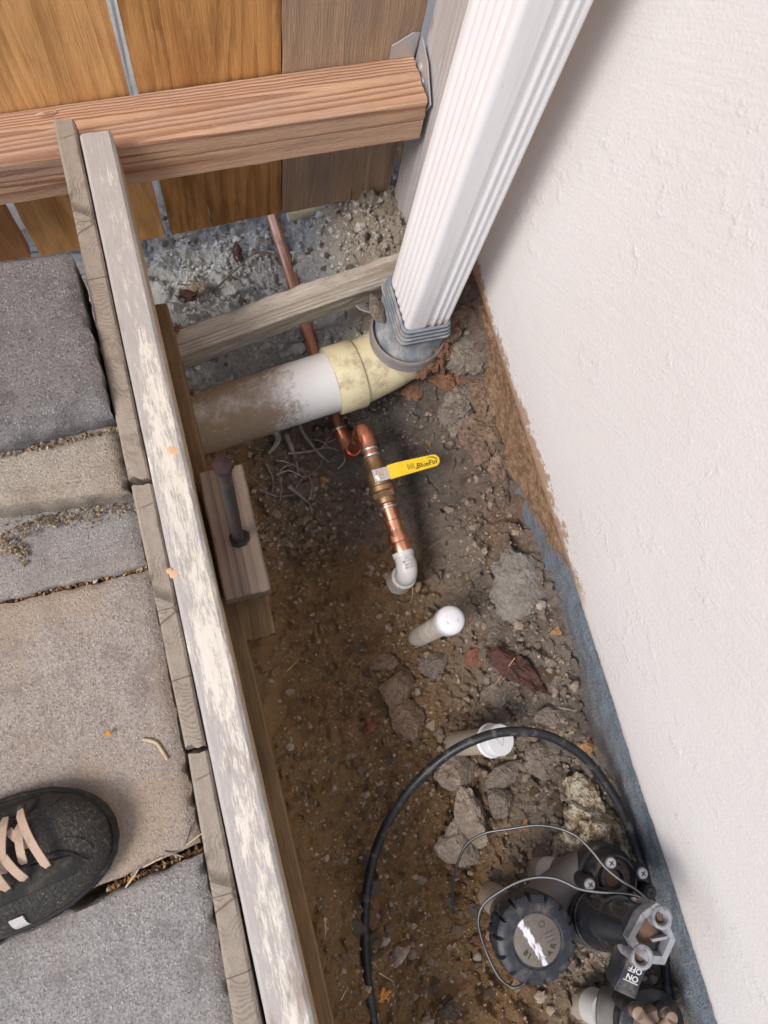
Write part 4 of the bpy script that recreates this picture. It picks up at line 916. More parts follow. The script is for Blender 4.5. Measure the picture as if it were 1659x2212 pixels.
for (tx, ang, rr_, sz) in (('R', -35, .0165, .008), ('B', 205, .0165, .007), ('I', 222, .0165, .007), ('A', -60, .0165, .006)):
    t = R(ang); rd_ = V(math.cos(t), math.sin(t), 0); text_mesh(mk, tx, sz, cd + rd_ * rr_ + V(0, 0, .0006), V(-rd_.y, rd_.x, 0), -rd_, .0002, bold=.0002)
for k in range(20):
    t0, t1 = R(18 * k), R(18 * k + 18); o_ = cd + V(.0085, .0125, .0009)
    mk.add([o_ + V(math.cos(t) * r_, math.sin(t) * r_, 0) for t in (t0, t1) for r_ in (.0026, .0031)], [(0, 1, 3, 2)])
for k in range(3): mk.prism([(0, 0), (.009, .0005), (.009, .0009), (0, .0004)], cd + V(.0085, .003 - .004 * k, .0006), (1, .05, 0), (-.05, 1, 0), .0003)
mk.build('lettering', M['print'], cap, smooth=False)
# second column: diaphragm housing with screws
T2 = P(*Z8(945, 318), -.045); A2 = V(T2.x, T2.y, 0)
pb = P(*Z8(545, 262), -.20); MB().tube([V(pb.x, pb.y, -.26), V(pb.x, pb.y, -.2), P(*Z8(640, 285), -.14)], .0165, 26).build('outlet_pipe', M['pvc_tan'], av)
q1 = P(*Z8(600, 275), -.155); q2 = P(*Z8(680, 300), -.125); MB().tube([q1, q1.lerp(q2, .35), q2], [.0182, .0186, .0182], 26).build('glue_band', M['pvc'], av)
MB().lathe(q2, (V(A2.x, A2.y, -.085) - q2), [(.0205, -.006), (.0222, -.004), (.023, .012), (.027, .03), (.028, .045)], 32).build('body', M['greybody'], av)
# grey bridge between the columns
b0 = on(A1, -.095) ; b1 = on(A2, -.105)
MB().tube([b0, b0.lerp(b1, .3), b0.lerp(b1, .7), b1], [.026, .028, .030, .030], 24, flat=.85).build('bridge', M['greybody'], av)
MB().lathe(on(A2, -.085), (0, 0, 1), [(.028, -.02), (.031, -.012), (.031, .008), (.029, .010)], 36).build('housing', M['black'], av, ang=40)
MB().lathe(on(A2, -.076), (0, 0, 1), [(.027, 0), (.028, .010), (.024, .020), (.022, .020), (.0205, .012), (.016, .011), (.0145, .018), (.010, .019), (.009, .012), (0, .0115)], 36).build('bonnet', M['black'], av, ang=35)
MB().lathe(on(A2, -.0655), (0, 0, 1), [(.0200, 0), (.0190, .0012), (0, .0016)], 24, wob=.2).build('mud_fill', M['cavity'], av)
for (u, v_) in ((905, 228), (1058, 278), (803, 332), (1097, 372)):
    s_ = P(*Z8(u, v_), -.050); bo = MB().lathe(s_ - V(0, 0, .0315), (0, 0, 1), [(.0078, 0), (.0080, .026), (.0070, .029), (.0055, .029)], 20).build('screw_boss', M['black'], av)
    sw = MB().lathe(s_ - V(0, 0, .003), (0, 0, 1), [(.0058, -.002), (.0058, .0014), (.0048, .0028), (0, .0032)], 20)
    swo = sw.build('screw', M['screw'] if u < 1090 else M['black'], av); mk = MB()
    for a in (35, 125): 
        d = V(math.cos(R(a)), math.sin(R(a)), 0); mk.prism([(-.0030, -.0005), (.0030, -.0005), (.0030, .0005), (-.0030, .0005)], s_ + V(0, 0, .0001), d, V(-d.y, d.x, 0), .0003)
    mk.build('slot', M['hole'], swo, smooth=False)
# solenoid column with open worn top and on/off lever
T3 = P(*Z8(1100, 575), .055); A3 = V(T3.x, T3.y, 0)
base3 = P(*Z8(800, 480), -.085)
MB().tube([base3 - V(.01, 0, .02), base3, base3.lerp(T3, .25), base3.lerp(T3, .27), base3.lerp(T3, .55), base3.lerp(T3, .57), T3 - V(0, 0, .012)], [.027, .0285, .0285, .0262, .0262, .024, .0225], 30).build('solenoid', M['gloss'], av, ang=40)
for k, tt in enumerate((.06, .14, .22)):
    MB().lathe(base3.lerp(T3, tt), (T3 - base3), [(.0280, -.002), (.0296, -.001), (.0296, .001), (.0280, .002)], 32).build('rib', M['black'], av)
hx = [Z8(*q_) for q_ in ((1048, 470), (1120, 418), (1175, 445), (1200, 490), (1190, 540), (1213, 600), (1160, 718), (1090, 712), (1020, 660), (983, 590))]
zt3 = .055; poly = [P(a, b, zt3) for a, b in hx]; cen = sum(poly, V(0, 0, 0)) / len(poly)
def inset(ps, c_, k): return [c_ + (p - c_) * k for p in ps]
rings = [[tuple(p - V(0, 0, .030)) for p in inset(poly, cen, .92)], [tuple(p - V(0, 0, .012)) for p in inset(poly, cen, .98)], [tuple(p) for p in poly], [tuple(p) for p in inset(poly, cen, .74)], [tuple(p - V(0, 0, .014)) for p in inset(poly, cen, .66)], [tuple(p - V(0, 0, .0142)) for p in inset(poly, cen, .02)]]
head = MB().add(*loft(list(reversed(rings)), False)).build('head', M['worn'], av, ang=25)
MB().lathe(cen - V(.004, -.001, .0135), (0, 0, 1), [(.014, 0), (.011, .003), (.004, .005), (0, .005)], 16, wob=.5).build('mud_fill', M['cavity'], head)
for (u, v_, r_) in ((1145, 490, .0085), (1050, 680, .0090)):
    p = P(*Z8(u, v_), zt3); lg = MB().lathe(p, (0, 0, 1), [(r_, -.03), (r_ + .0012, -.02), (r_ + .0012, .0012), (r_ - .001, .002), (r_ - .0022, .001), (r_ - .003, -.006), (0, -.007)], 24).build('lug', M['worn'], head, ang=40)
    MB().lathe(p - V(0, 0, .006), (0, 0, 1), [(r_ - .003, 0), (r_ * .4, .0025), (0, .003)], 14, wob=.4).build('mud_plug', M['cavity'], lg)
mb = MB(); ia = cen + (poly[5] - cen) * .78; ib = cen + (poly[7] - cen) * .3
mb.prism([(0, -.0012), ((ib - ia).length, -.0012), ((ib - ia).length, .0012), (0, .0012)], V(ia.x, ia.y, zt3 - .012), (ib - ia), V(0, 0, 1).cross(ib - ia), .008)
mb.build('web', M['worn'], head, smooth=False)
L0 = P(*Z8(1050, 668), zt3 - .004); L1 = P(*Z8(972, 852), zt3 - .012); ld = (L1 - L0); LL = ld.length; ld.normalize(); ls = V(0, 0, 1).cross(ld).normalized(); lu = ld.cross(ls)
mb = MB(); 
mb.add(*loft([[tuple(L0 + ld * s_ * LL + ls * a * k + lu * b) for a, b in ((-.0095, -.03 * kk), (.0095, -.03 * kk), (.0095, -.001), (.0085, 0), (-.0085, 0), (-.0095, -.001))] for s_, k, kk in ((0.05, 1, 1), (.4, 1.0, 1), (.75, 1.0, .9), (1, 1.1, .8), (1.05, 1.08, .6))]))
lev = mb.build('lever', M['black_dusty'], av, ang=30)
mk = MB()
text_mesh(mk, 'OFF', .0072, L0 + ld * LL * .40 + lu * .0002, -ls, ld, .00025, bold=.00012); text_mesh(mk, 'ON', .0072, L0 + ld * LL * .60 + lu * .0002, -ls, ld, .00025, bold=.00012)
for s_ in (.28, .71): mk.prism([(-.007, -.0004), (.007, -.0004), (.007, .0004), (-.007, .0004)], L0 + ld * LL * s_ + lu * .0001, -ls, ld, .0005)
mk.build('lettering', M['label'], lev, smooth=False)
# the next valve, cut by the lower edge of the photograph
nv = thing('sprinkler_valve', 'partly hidden irrigation valve with tan screw posts at the bottom edge', 'valve', P(1290, 2175, -.2))
A4 = P(*Z8(1110, 985), -.075); A4 = V(A4.x, A4.y - .012, 0); pb = P(*Z8(760, 905), -.19)
MB().tube([V(pb.x, pb.y, -.25), pb, P(*Z8(850, 925), -.145)], .0165, 26).build('inlet_pipe', M['pvc_tan'], nv)
q1 = P(*Z8(815, 915), -.155); q2 = P(*Z8(880, 945), -.13); MB().tube([q1, q2], .0186, 26).build('glue_band', M['pvc'], nv)
MB().lathe(q2, (V(A4.x, A4.y, -.105) - q2), [(.0215, -.006), (.0235, -.004), (.024, .015), (.028, .03), (.030, .045)], 32).build('body', M['greybody'], nv)
MB().lathe(V(A4.x, A4.y, -.11), (0, 0, 1), [(.033, 0), (.036, .006), (.036, .022), (.033, .024), (0, .024)], 36).build('housing', M['black'], nv, ang=40)
MB().lathe(V(A4.x, A4.y, -.086), (0, 0, 1), [(.022, 0), (.022, .009), (.020, .012), (0, .0125)], 30).build('bonnet', M['cup_tan'], nv, ang=40)
for (u, v_) in ((1035, 955), (1195, 980)):
    s_ = P(*Z8(u, v_), -.06); MB().lathe(s_ - V(0, 0, .045), (0, 0, 1), [(.0085, 0), (.0085, .036), (.0070, .036)], 18).build('screw_boss', M['black'], nv)
    MB().tube([s_ - V(0, 0, .012), s_, s_ + V(0, 0, .001)], [.0062, .0066, .005], 18).build('screw_post', M['cup_tan'], nv)
    MB().tube([s_, V(A4.x, A4.y, -.078)], [.006, .005], 12).build('arm', M['cup_tan'], nv)

# ------------------------------------------------------------------ tubing and wires
tp = [(820, 2330, -.20), (800, 2205, -.195), (786, 2090, -.19), (784, 1990, -.185), (797, 1890, -.175), (830, 1790, -.155), (890, 1700, -.125), (970, 1628, -.098), (1050, 1590, -.082), (1120, 1580, -.078), (1190, 1592, -.080), (1260, 1635, -.085), (1320, 1710, -.090), (1360, 1790, -.098), (1385, 1860, -.112), (1402, 1930, -.13), (1416, 2010, -.145), (1436, 2120, -.14), (1460, 2225, -.14), (1490, 2340, -.14)]
hp_ = [V(p.x, p.y, max(p.z, H1(p.x, p.y) + .004)) for p in smoothpath([P(*q_) for q_ in tp], 8)]
for _ in range(25): hp_ = [hp_[0]] + [V(b.x, b.y, .25 * a.z + .5 * b.z + .25 * c_.z) for a, b, c_ in zip(hp_, hp_[1:], hp_[2:])] + [hp_[-1]]
tu = MB().tube(hp_, .0052, 16); tag(tu.build('irrigation_tubing', M['tubing'], None, loc=P(790, 2000, -.19)), 'dusty black poly tubing arching over the flat white cap', 'tubing')
def wire(name, pts, label):
    pth = smoothpath([P(*Z8(u, v_), z) for u, v_, z in pts], 8); o = thing(name, label, 'wire', pth[0], 'valve wires')
    MB().tube(pth, .0016, 8).build('sheath', M['wire'], o); MB().tube([p + V(-.0004, .0004, .0013) for p in pth], .0006, 6).build('stripe', M['wire_stripe'], o)
wire('valve_wire', [(142, 470, -.20), (138, 380, -.18), (150, 270, -.15), (200, 145, -.12), (290, 85, -.10), (420, 62, -.085), (540, 46, -.07), (640, 58, -.055), (730, 95, -.045), (805, 165, -.035), (870, 245, -.028), (950, 312, -.02), (1020, 355, -.014), (1078, 405, -.01)], 'thin striped wire looping over the soil from the far pipe to solenoid')
wire('valve_wire', [(1078, 405, -.01), (1010, 382, -.012), (940, 373, -.016), (850, 368, -.02), (750, 352, -.025), (680, 320, -.028), (620, 300, -.03), (540, 297, -.032), (450, 320, -.036), (350, 375, -.045), (285, 430, -.055), (262, 500, -.065), (275, 580, -.075), (310, 680, -.085), (360, 775, -.09), (415, 822, -.095), (450, 826, -.09), (485, 808, -.08)], 'thin striped wire wrapped around the round scalloped valve cap')

# ------------------------------------------------------------------ shoe
shoe = None
tip = P(232, 1795, .018); cl = P(0, 1868, .018); ax = (tip - cl); ax.z = 0; ax.normalize(); ay = V(-ax.y, ax.x, 0)
shoe = thing('shoe', 'black leather sneaker with tan laces standing on the pavers', 'shoe', V(tip.x, tip.y, 0.0015) - ax * .14)
def hwL(t): # half width on the upper side of the picture, t = metres from toe
    return float(np.interp(t, [0, .004, .012, .025, .045, .07, .10, .14, .2, .25, .285, .30], [.006, .018, .029, .040, .048, .051, .050, .044, .036, .036, .028, .008]))
def hwR(t):
    return float(np.interp(t, [0, .004, .012, .025, .045, .07, .10, .14, .2, .25, .285, .30], [.006, .018, .028, .039, .048, .054, .056, .050, .040, .036, .028, .008]))
ts = [0, .0015, .004, .008, .012, .018, .025, .035, .045, .057, .07, .085, .10, .12, .14, .16, .18, .2, .22, .25, .27, .285, .295, .30]
def top(t): return float(np.interp(t, [0, .004, .012, .025, .045, .07, .10, .14, .18, .22, .25, .28, .30], [.020, .029, .038, .045, .0495, .053, .061, .074, .088, .092, .095, .092, .07]))
def pos(t, s_, z): return V(tip.x, tip.y, 0) - ax * (t - .006) + ay * s_ + V(0, 0, z)
rings = []; na = 40
for t in ts:
    r_ = []
    for k in range(na + 1):
        a = math.pi * k / na; c_, s_ = math.cos(a), math.sin(a); e = .82
        yy = (hwL(t) if c_ > 0 else hwR(t)) * math.copysign(abs(c_) ** e, c_) * .965; zz = .020 + (top(t) - .020) * abs(s_) ** .85
        if 0.03 < t < .2: zz += .0012 * mnoise.noise(V(t * 90, yy * 60, 4)) + .0012 * math.sin((t - yy * .4) * 420) * max(0, 1 - abs(t - .075) / .03) * abs(s_)
        r_.append(tuple(pos(t, yy, zz)))
    rings.append(r_)
v_ = [p for r_ in rings for p in r_]; f_ = []
for j in range(len(ts) - 1):
    if .185 < ts[j] < .26: rngk = [k for k in range(na) if not (11 < k < 28)]
    else: rngk = range(na)
    for k in rngk: f_.append((j * (na + 1) + k, j * (na + 1) + k + 1, (j + 1) * (na + 1) + k + 1, (j + 1) * (na + 1) + k))
MB().add(v_, [tuple(reversed(x)) for x in f_]).build('upper', M['leather'], shoe, ang=70)
rings = []
for (z, o_) in ((.0015, -.004), (.003, .0005), (.012, .0025), (.0195, .0022), (.0225, .0005), (.0225, -.004)):
    L_ = [(t, hwL(t) + o_) for t in ts]; R_ = [(t, -hwR(t) - o_) for t in reversed(ts)]
    rings.append([tuple(pos(t - (o_ * .6 if t < .02 else 0), s_, z)) for t, s_ in L_ + R_])
MB().add(*loft(rings)).build('sole', M['sole'], shoe, ang=50)
MB().add(*loft([[tuple(pos(t, s_ * .97, .022 + .0035 * kk)) for t, s_ in [(t, hwL(t) + .0012 - .002 * kk) for t in ts] + [(t, -hwR(t) - .0012 + .002 * kk) for t in reversed(ts)]] for kk in (0, 1)], False)).build('welt', M['sole'], shoe)
def surf(t, s_, lift=0.0):
    h_ = hwL(t) if s_ > 0 else hwR(t); c_ = min(1, abs(s_) / (h_ * .965)) ** (1 / .82); sn = math.sqrt(max(0, 1 - c_ * c_)) ** .85
    return pos(t, s_, .020 + (top(t) - .020) * sn + lift)
def patch(outl, lift, name, m, nn=14):
    """a raised panel between two edge curves on the upper"""
    A_, B_ = outl; v_, f_ = [], []
    for i in range(nn + 1):
        t = i / nn; a = Vector(A_[0]).lerp(Vector(A_[1]), t) if len(A_) == 2 else smooth_at(A_, t); b = Vector(B_[0]).lerp(Vector(B_[1]), t) if len(B_) == 2 else smooth_at(B_, t)
        for k in range(11):
            u = k / 10; p = a.lerp(b, u); l_ = lift * (1 if 0 < k < 10 and 0 < i < nn else .0)
            v_.append(surf(p.x, p.y, l_))
    for i in range(nn):
        for k in range(10): f_.append((i * 11 + k, i * 11 + k + 1, (i + 1) * 11 + k + 1, (i + 1) * 11 + k))
    return MB().add(v_, f_).build(name, m, shoe, ang=60)
def smooth_at(pts, t):
    pts = [Vector(p) for p in pts]; x = t * (len(pts) - 1); i = min(int(x), len(pts) - 2); return pts[i].lerp(pts[i + 1], x - i)
def st6(u, v_, z=.056):
    p = P(u * .1929 / 1.1573, (1940 + v_ * .1929) / 1.1573, z) - V(tip.x, tip.y, 0); return (-(p.x * ax.x + p.y * ax.y) + .006, p.x * ay.x + p.y * ay.y)
def cl_s(q_): t, s_ = q_; return (t, max(-hwR(t) * .95, min(hwL(t) * .95, s_)))
patch(([cl_s(st6(*q_)) for q_ in ((900, 1045), (1000, 1085), (1075, 1140), (1000, 1260, .04))], [cl_s(st6(*q_)) for q_ in ((-260, 1330, .07), (-260, 1450, .06), (-260, 1600, .05), (-260, 1800, .04))]), .0026, 'eyestay', M['suede'], 18)
patch(([cl_s(st6(*q_)) for q_ in ((290, 500), (380, 330), (440, 240), (470, 190, .045))], [cl_s(st6(*q_)) for q_ in ((-420, 800, .075), (-420, 600, .07), (-420, 450, .06), (-420, 300, .05))]), .0026, 'eyestay', M['suede'], 18)
patch(([cl_s(st6(*q_)) for q_ in ((330, 620), (420, 800), (420, 1000))], [cl_s(st6(*q_)) for q_ in ((-500, 900, .08), (-500, 1050, .08), (-500, 1200, .08))]), .0014, 'tongue', M['suede'])
def lace(a, b, lift=.005, zz=.062, hw_=.0031):
    (t0, s0), (t1, s1) = st6(*a, zz), st6(*b, zz); n_ = 12; v_, f_ = [], []; d = V(t1 - t0, s1 - s0).normalized(); nn = V(-d.y, d.x) * hw_
    for i in range(n_ + 1):
        u = i / n_; t = t0 + (t1 - t0) * u; s_ = s0 + (s1 - s0) * u; l_ = lift + .003 * math.sin(math.pi * u) - (.0022 if i in (0, n_) else 0); k = .7 if i in (0, n_) else 1
        base_ = surf(t, s_, l_)
        for sg in (-1, 1):
            for dz in (0, .0015):
                q_ = surf(t + nn.x * sg * k, s_ + nn.y * sg * k, l_ + dz); q_.z = .5 * q_.z + .5 * (base_.z + dz); v_.append(q_)
    for i in range(n_):
        a_ = i * 4; b_ = a_ + 4
        for (x, y) in ((0, 1), (1, 3), (3, 2), (2, 0)): f_.append((a_ + x, a_ + y, b_ + y, b_ + x))
    f_ += [(0, 1, 3, 2), (n_ * 4 + 2, n_ * 4 + 3, n_ * 4 + 1, n_ * 4)]
    MB().add(v_, f_).build('lace', M['lace'], shoe, ang=50)
lace((60, 720), (350, 930), .0035); lace((200, 640), (285, 1160), .0050); lace((185, 465), (600, 1195), .0085); lace((5, 560), (45, 1270), .0060); lace((40, 1030), (320, 1350), .0080); lace((-220, 900), (100, 1480), .0085); lace((-260, 500), (-180, 1300), .0060); lace((-420, 800), (-120, 1560), .008)
v_ = []; mb = MB()
for i in range(9):
    for k in range(3):
        t = st6(365 - 95 * k, 1640, .03)[0] + (.0007 * (i % 2) if k == 0 else 0); v_.append(surf(t, -hwR(t) * (.965 * (.985 - .20 * i / 8)), .0016))
mb.add(v_, [(i * 3 + k, i * 3 + k + 1, (i + 1) * 3 + k + 1, (i + 1) * 3 + k) for i in range(8) for k in range(2)]); mb.build('side_label', M['label'], shoe)
def seam(pts, r_=.0006, m='suede', lift=.0012, name='seam'):
    q_ = smoothpath([V(*cl_s(st6(*p)), 0) for p in pts], 6); MB().tube([surf(p.x, p.y, lift) for p in q_], r_, 6).build(name, M[m], shoe)
seam([(-200, 1310, .07), (280, 1190), (600, 1035), (800, 1010), (950, 1060), (1075, 1140)], .0011, 'sole'); seam([(-200, 1420, .06), (330, 1300), (620, 1180), (820, 1120), (900, 1180, .045)], .0006, 'suede')
seam([(-200, 640, .07), (60, 420), (300, 300), (440, 200, .045)], .0010, 'sole'); seam([(40, 690), (290, 520), (400, 330)], .0009, 'sole')
seam([(560, 420), (720, 300), (860, 200, .045)], .0007, 'leather', .0006, 'crease'); seam([(600, 520), (800, 420), (960, 260, .045)], .0007, 'leather', .0006, 'crease'); seam([(620, 950), (820, 830), (1060, 850, .05), (1200, 950, .04)], .0008, 'leather', .0006, 'crease')
for q_ in ((185, 465), (600, 1195), (320, 1350), (100, 1480)):
    t_, s__ = cl_s(st6(*q_, .06)); MB().lathe(surf(t_, s__, .0022), (0, 0, 1), [(.0030, 0), (.0030, .0008), (.0016, .001), (.0016, .0003), (0, .0003)], 12).build('eyelet', M['sole'], shoe)
ins = MB().add(*loft([[tuple(pos(t, s_ * .82, .07)) for t, s_ in [(t, hwL(t)) for t in ts if .17 < t < .28] + [(t, -hwR(t)) for t in reversed(ts) if .17 < t < .28]] for kk in (0,)] * 2)).build('lining', M['hole'], shoe)

# ------------------------------------------------------------------ rocks, clods, litter
def rock_mesh(seed, sub=4, rough=.28, sx=(1, 1, 1), facet=0.0, name='rock'):
    bm = bmesh.new(); bmesh.ops.create_icosphere(bm, subdivisions=sub, radius=1)
    planes = []; rr = random.Random(seed)
    for k in range(int(facet)): d = V(rr.uniform(-1, 1), rr.uniform(-1, 1), rr.uniform(-.6, 1)).normalized(); planes.append((d, rr.uniform(.55, .85)))
    for v in bm.verts:
        p = v.co.normalized(); o_ = V(seed * 3.1, seed * 1.7, 0)
        r_ = 1 + rough * (mnoise.noise(p * 1.3 + o_) * 1.2 + .6 * mnoise.noise(p * 3 + o_) + .32 * mnoise.noise(p * 7 + o_) + .2 * mnoise.noise(p * 15 + o_) + (.12 * mnoise.noise(p * 31 + o_) if sub > 4 else 0))
        q_ = p * r_
        for d, c_ in planes:
            x = q_.dot(d)
            if x > c_: q_ = q_ - d * (x - c_) * .8
        v.co = V(q_.x * sx[0], q_.y * sx[1], q_.z * sx[2])
    me_ = bpy.data.meshes.new(name); bm.to_mesh(me_); bm.free(); me_.polygons.foreach_set('use_smooth', [True] * len(me_.polygons)); me_.set_sharp_from_angle(angle=R(28)); return me_
def put_rock(name, label, cat, px, py, wpx, hpx, m, seed, hz=.6, rot=0, sink=.25, rough=.36, facet=6, sub=5, group=None, z=None):
    p = PT(px, py) if z is None else P(px, py, z); k = .00057; a, b = wpx * k / 2, hpx * k / 2; c_ = min(a, b) * hz
    me_ = rock_mesh(seed, sub, rough, (a, b, c_), facet, name); me_.materials.append(m)
    o = bpy.data.objects.new(name, me_); COL.objects.link(o); o.location = p + V(0, 0, c_ * (1 - 2 * sink)); o.rotation_euler = (rng.uniform(-.2, .2), rng.uniform(-.2, .2), R(rot) + R(12)); return tag(o, label, cat, group)
put_rock('concrete_lump', 'large rounded grey concrete lump against the footing', 'concrete', 1140, 1285, 155, 195, M['concrete_lump'], 1, .48, 10, .42, .3, 3, 6)
put_rock('soil_clod', 'flat oval soil clod right of the trench middle, below the domed cap', 'clod', 830, 1432, 84, 46, M['clod'], 2, .8)
put_rock('soil_clod', 'wide lumpy soil clod just below the flat oval clod', 'clod', 855, 1488, 100, 66, M['clod'], 3, .7, 20)
put_rock('soil_clod', 'tall soil clod left of the flat white cap', 'clod', 880, 1562, 70, 105, M['clod'], 4, .7, -10)
put_rock('soil_clod', 'grey clod between the red bark and tall clod', 'clod', 940, 1432, 80, 60, M['clod_grey'], 15, .6)
put_rock('stone', 'angular pale stone touching the black tubing below the flat cap', 'stone', 985, 1668, 92, 86, M['stone_pale'], 5, .8, 15, .15, .25, 6)
put_rock('stone', 'flat brown slab of stone below the flat white cap', 'stone', 1084, 1672, 118, 52, M['clod_grey'], 6, .9, 8, .2, .2, 8)
put_rock('stone', 'rounded brown stone below the flat slab', 'stone', 1072, 1730, 64, 82, M['clod_grey'], 7, .8, -20, .15, .2, 5)
put_rock('stone', 'tall cracked pale stone inside the tubing arch', 'stone', 1010, 1758, 78, 112, M['stone_pale'], 8, .85, -8, .15, .32, 5)
put_rock('stone', 'lower pale stone between the tubing arch and thin wire', 'stone', 985, 1822, 90, 90, M['stone_pale'], 9, .7, 12, .2, .3, 4)
put_rock('yellowed_lump', 'yellowish crusty lump beside the footing above the valve', 'lump', 1284, 1796, 156, 142, M['foam'], 10, .8, 0, .1, .34, 5, 6)
put_rock('yellowed_lump', 'upright dirty piece behind the yellowish crusty lump', 'lump', 1253, 1728, 76, 118, M['foam'], 11, .9, 10, .15, .38, 4)
put_rock('yellowed_lump', 'small cream knob left of the yellowish crusty lump', 'lump', 1226, 1836, 80, 76, M['foam'], 12, .9, 10, .15, .38, 4)
put_rock('bark_chunk', 'dark red elongated bark chunk lying near the footing', 'bark', 1112, 1450, 52, 128, M['bark'], 13, .7, 22, .1, .42, 2)
put_rock('bark_chip', 'small red brown chip left of the dark red bark', 'bark', 1024, 1420, 50, 36, M['bark_red'], 14, .6, 10, .15, .4, 2)
put_rock('soil_clod', 'grey clod directly below the dark red bark', 'clod', 1066, 1500, 70, 58, M['clod_grey'], 16, .7)
put_rock('soil_clod', 'broad grey clod between the tubing arch and footing', 'clod', 1165, 1640, 84, 74, M['clod_grey'], 17, .5)
put_rock('stone', 'small grey stone right of the dark red bark', 'stone', 1196, 1480, 52, 44, M['clod_grey'], 18, .8)
put_rock('soil_clod', 'round clod between the bark and black tubing near the footing', 'clod', 1180, 1545, 60, 52, M['clod_grey'], 19, .7)
put_rock('stone', 'tan shell-like stone by the footing under the tubing arch', 'stone', 1262, 1620, 48, 34, M['leaf'], 20, .6, 20)
put_rock('stone', 'red stone in the brown soil left of the tall clod', 'stone', 797, 1567, 30, 34, M['red_stone'], 21, .8)
put_rock('stone', 'white stone lying against the back of the cross timber', 'stone', 492, 634, 62, 30, M['white_stone'], 22, .7, 5, .1)
put_rock('stone', 'pale green-grey stone beside the copper pipe behind the drain', 'stone', 640, 757, 66, 34, M['white_stone'], 23, .8, 10, .1)
put_rock('stone', 'tan clod at the left end behind the cross timber', 'stone', 420, 630, 60, 44, M['stone_pale'], 24, .7, 30, .2)
put_rock('stone', 'small rusty stone under the round valve cap', 'stone', 1040, 2028, 34, 26, M['red_stone'], 25, .8)
put_rock('stone', 'long pale split stone right of the lower tubing', 'stone', 858, 2068, 56, 26, M['stone_pale'], 26, .7, 5)
put_rock('soil_clod', 'dark clod wedged in the adapter strap', 'clod', 812, 668, 34, 66, M['clod_grey'], 27, .9, -5, .3, .3, 3, z=-.092)
for k, (px, py, w_, h_, lab, m) in enumerate(((1035, 948, 74, 86, 'yellow pink clay chunk stuck to the wall stain', 'pinkclay'), (1085, 1012, 52, 46, 'pink clay chunk above the gravelly bank', 'pinkclay'), (1000, 880, 96, 70, 'grey clay chunk right of the drain elbow', 'clod_grey'), (965, 815, 70, 62, 'red clay clump packed against the elbow', 'clay_red'), (1010, 760, 66, 90, 'crumbly clay clump between the downspout and wall', 'clod_grey'), (893, 838, 44, 50, 'red clay knob hanging under the elbow', 'clay_red'), (985, 690, 50, 74, 'dark clay wedge behind the downspout foot', 'clod'), (1060, 925, 60, 80, 'brown clay lump on the stained footing', 'clod'), (1045, 850, 56, 66, 'crumbly brown clay lump below the wall edge', 'clod'))):
    put_rock('clay_chunk', lab, 'clay', px, py, w_ * 1.25, h_ * 1.25, M[m], 40 + k, .62, 20 * k, .5, .55, 1, 5)
cms = []
for k in range(7):
    me_ = rock_mesh(140 + k, 4, .5, (1, .82, .66), 3, 'soil_clod'); me_.materials.append(M['clod' if k % 3 else 'clod_grey']); cms.append(me_)
crr = random.Random(5); nc = 0
while nc < 70:
    px, py = crr.uniform(570, 1300), crr.uniform(1340, 2190); p = PT(px, py)
    if p.x < .01 or p.x > .33 or mnoise.noise(V(px * .008, py * .008, 3)) < -.12 + (.25 if px < 720 else 0): continue
    s_ = crr.choice((.004, .005, .006, .0075, .010)) * crr.uniform(.85, 1.2); o = bpy.data.objects.new('soil_clod', cms[crr.randrange(7)]); COL.objects.link(o)
    o.location = p + V(0, 0, s_ * .12); o.scale = (s_ * crr.uniform(.9, 1.4), s_, s_ * crr.uniform(.7, 1)); o.rotation_euler = (crr.uniform(-.4, .4), crr.uniform(-.4, .4), crr.uniform(0, 6.3))
    tag(o, 'crumbly soil clod half buried in the brown trench floor', 'clod', 'clods on the trench floor'); nc += 1
# clay crust over the elbow: real lumps resting on its right shoulder
for k, (dx, dy, dz, s_) in enumerate(((.026, -.036, -.126, .018), (.038, -.022, -.114, .022), (.046, -.006, -.100, .020), (.012, -.047, -.130, .012), (.044, -.026, -.138, .026), (.044, .012, -.086, .018))):
    me_ = rock_mesh(70 + k, 5, .45, (s_, s_ * .8, s_ * .6), 2, 'clay_clump'); me_.materials.append(M['clay_red']); o = bpy.data.objects.new('clay_clump', me_); COL.objects.link(o)
    o.location = (EC.x + dx, EC.y + dy, dz); o.rotation_euler = (.3 * k, .5 * k, k); tag(o, 'crumbled red clay crust clinging to the cream elbow', 'clay', 'red clay crust on the elbow')

def leaf(px, py, L_, m, label, seed, rot=0, lobes=3, curl=.25, z=None, name='leaf'):
    p = PT(px, py) if z is None else P(px, py, z); rr = random.Random(seed); v_, f_ = [], []; nr = 22
    for ring_ in (0, .5, 1):
        for k in range(nr):
            a = 2 * math.pi * k / nr; r_ = ring_ * L_ * .5 * (.72 + .22 * math.cos(lobes * a + seed) + .12 * rr.uniform(-1, 1))
            x, y = r_ * math.cos(a), r_ * .72 * math.sin(a); v_.append((x, y, .002 + curl * L_ * (ring_ ** 2) * .35 * (1 + math.sin(2 * a + seed)) * .5))
    for j in range(2):
        for k in range(nr): f_.append((j * nr + k, j * nr + (k + 1) % nr, (j + 1) * nr + (k + 1) % nr, (j + 1) * nr + k))
    mb = MB().add(v_, f_); o = mb.build(name, m, None); o.location = p + V(0, 0, .003); o.rotation_euler = (rr.uniform(-.3, .3), rr.uniform(-.3, .3), R(rot))
    so_ = o.modifiers.new('thickness', 'SOLIDIFY'); so_.thickness = .0005
    return tag(o, label, 'leaf')
leaf(699, 1040, .020, M['leaf'], 'crumpled brown leaf among the roots left of the ball valve', 1)
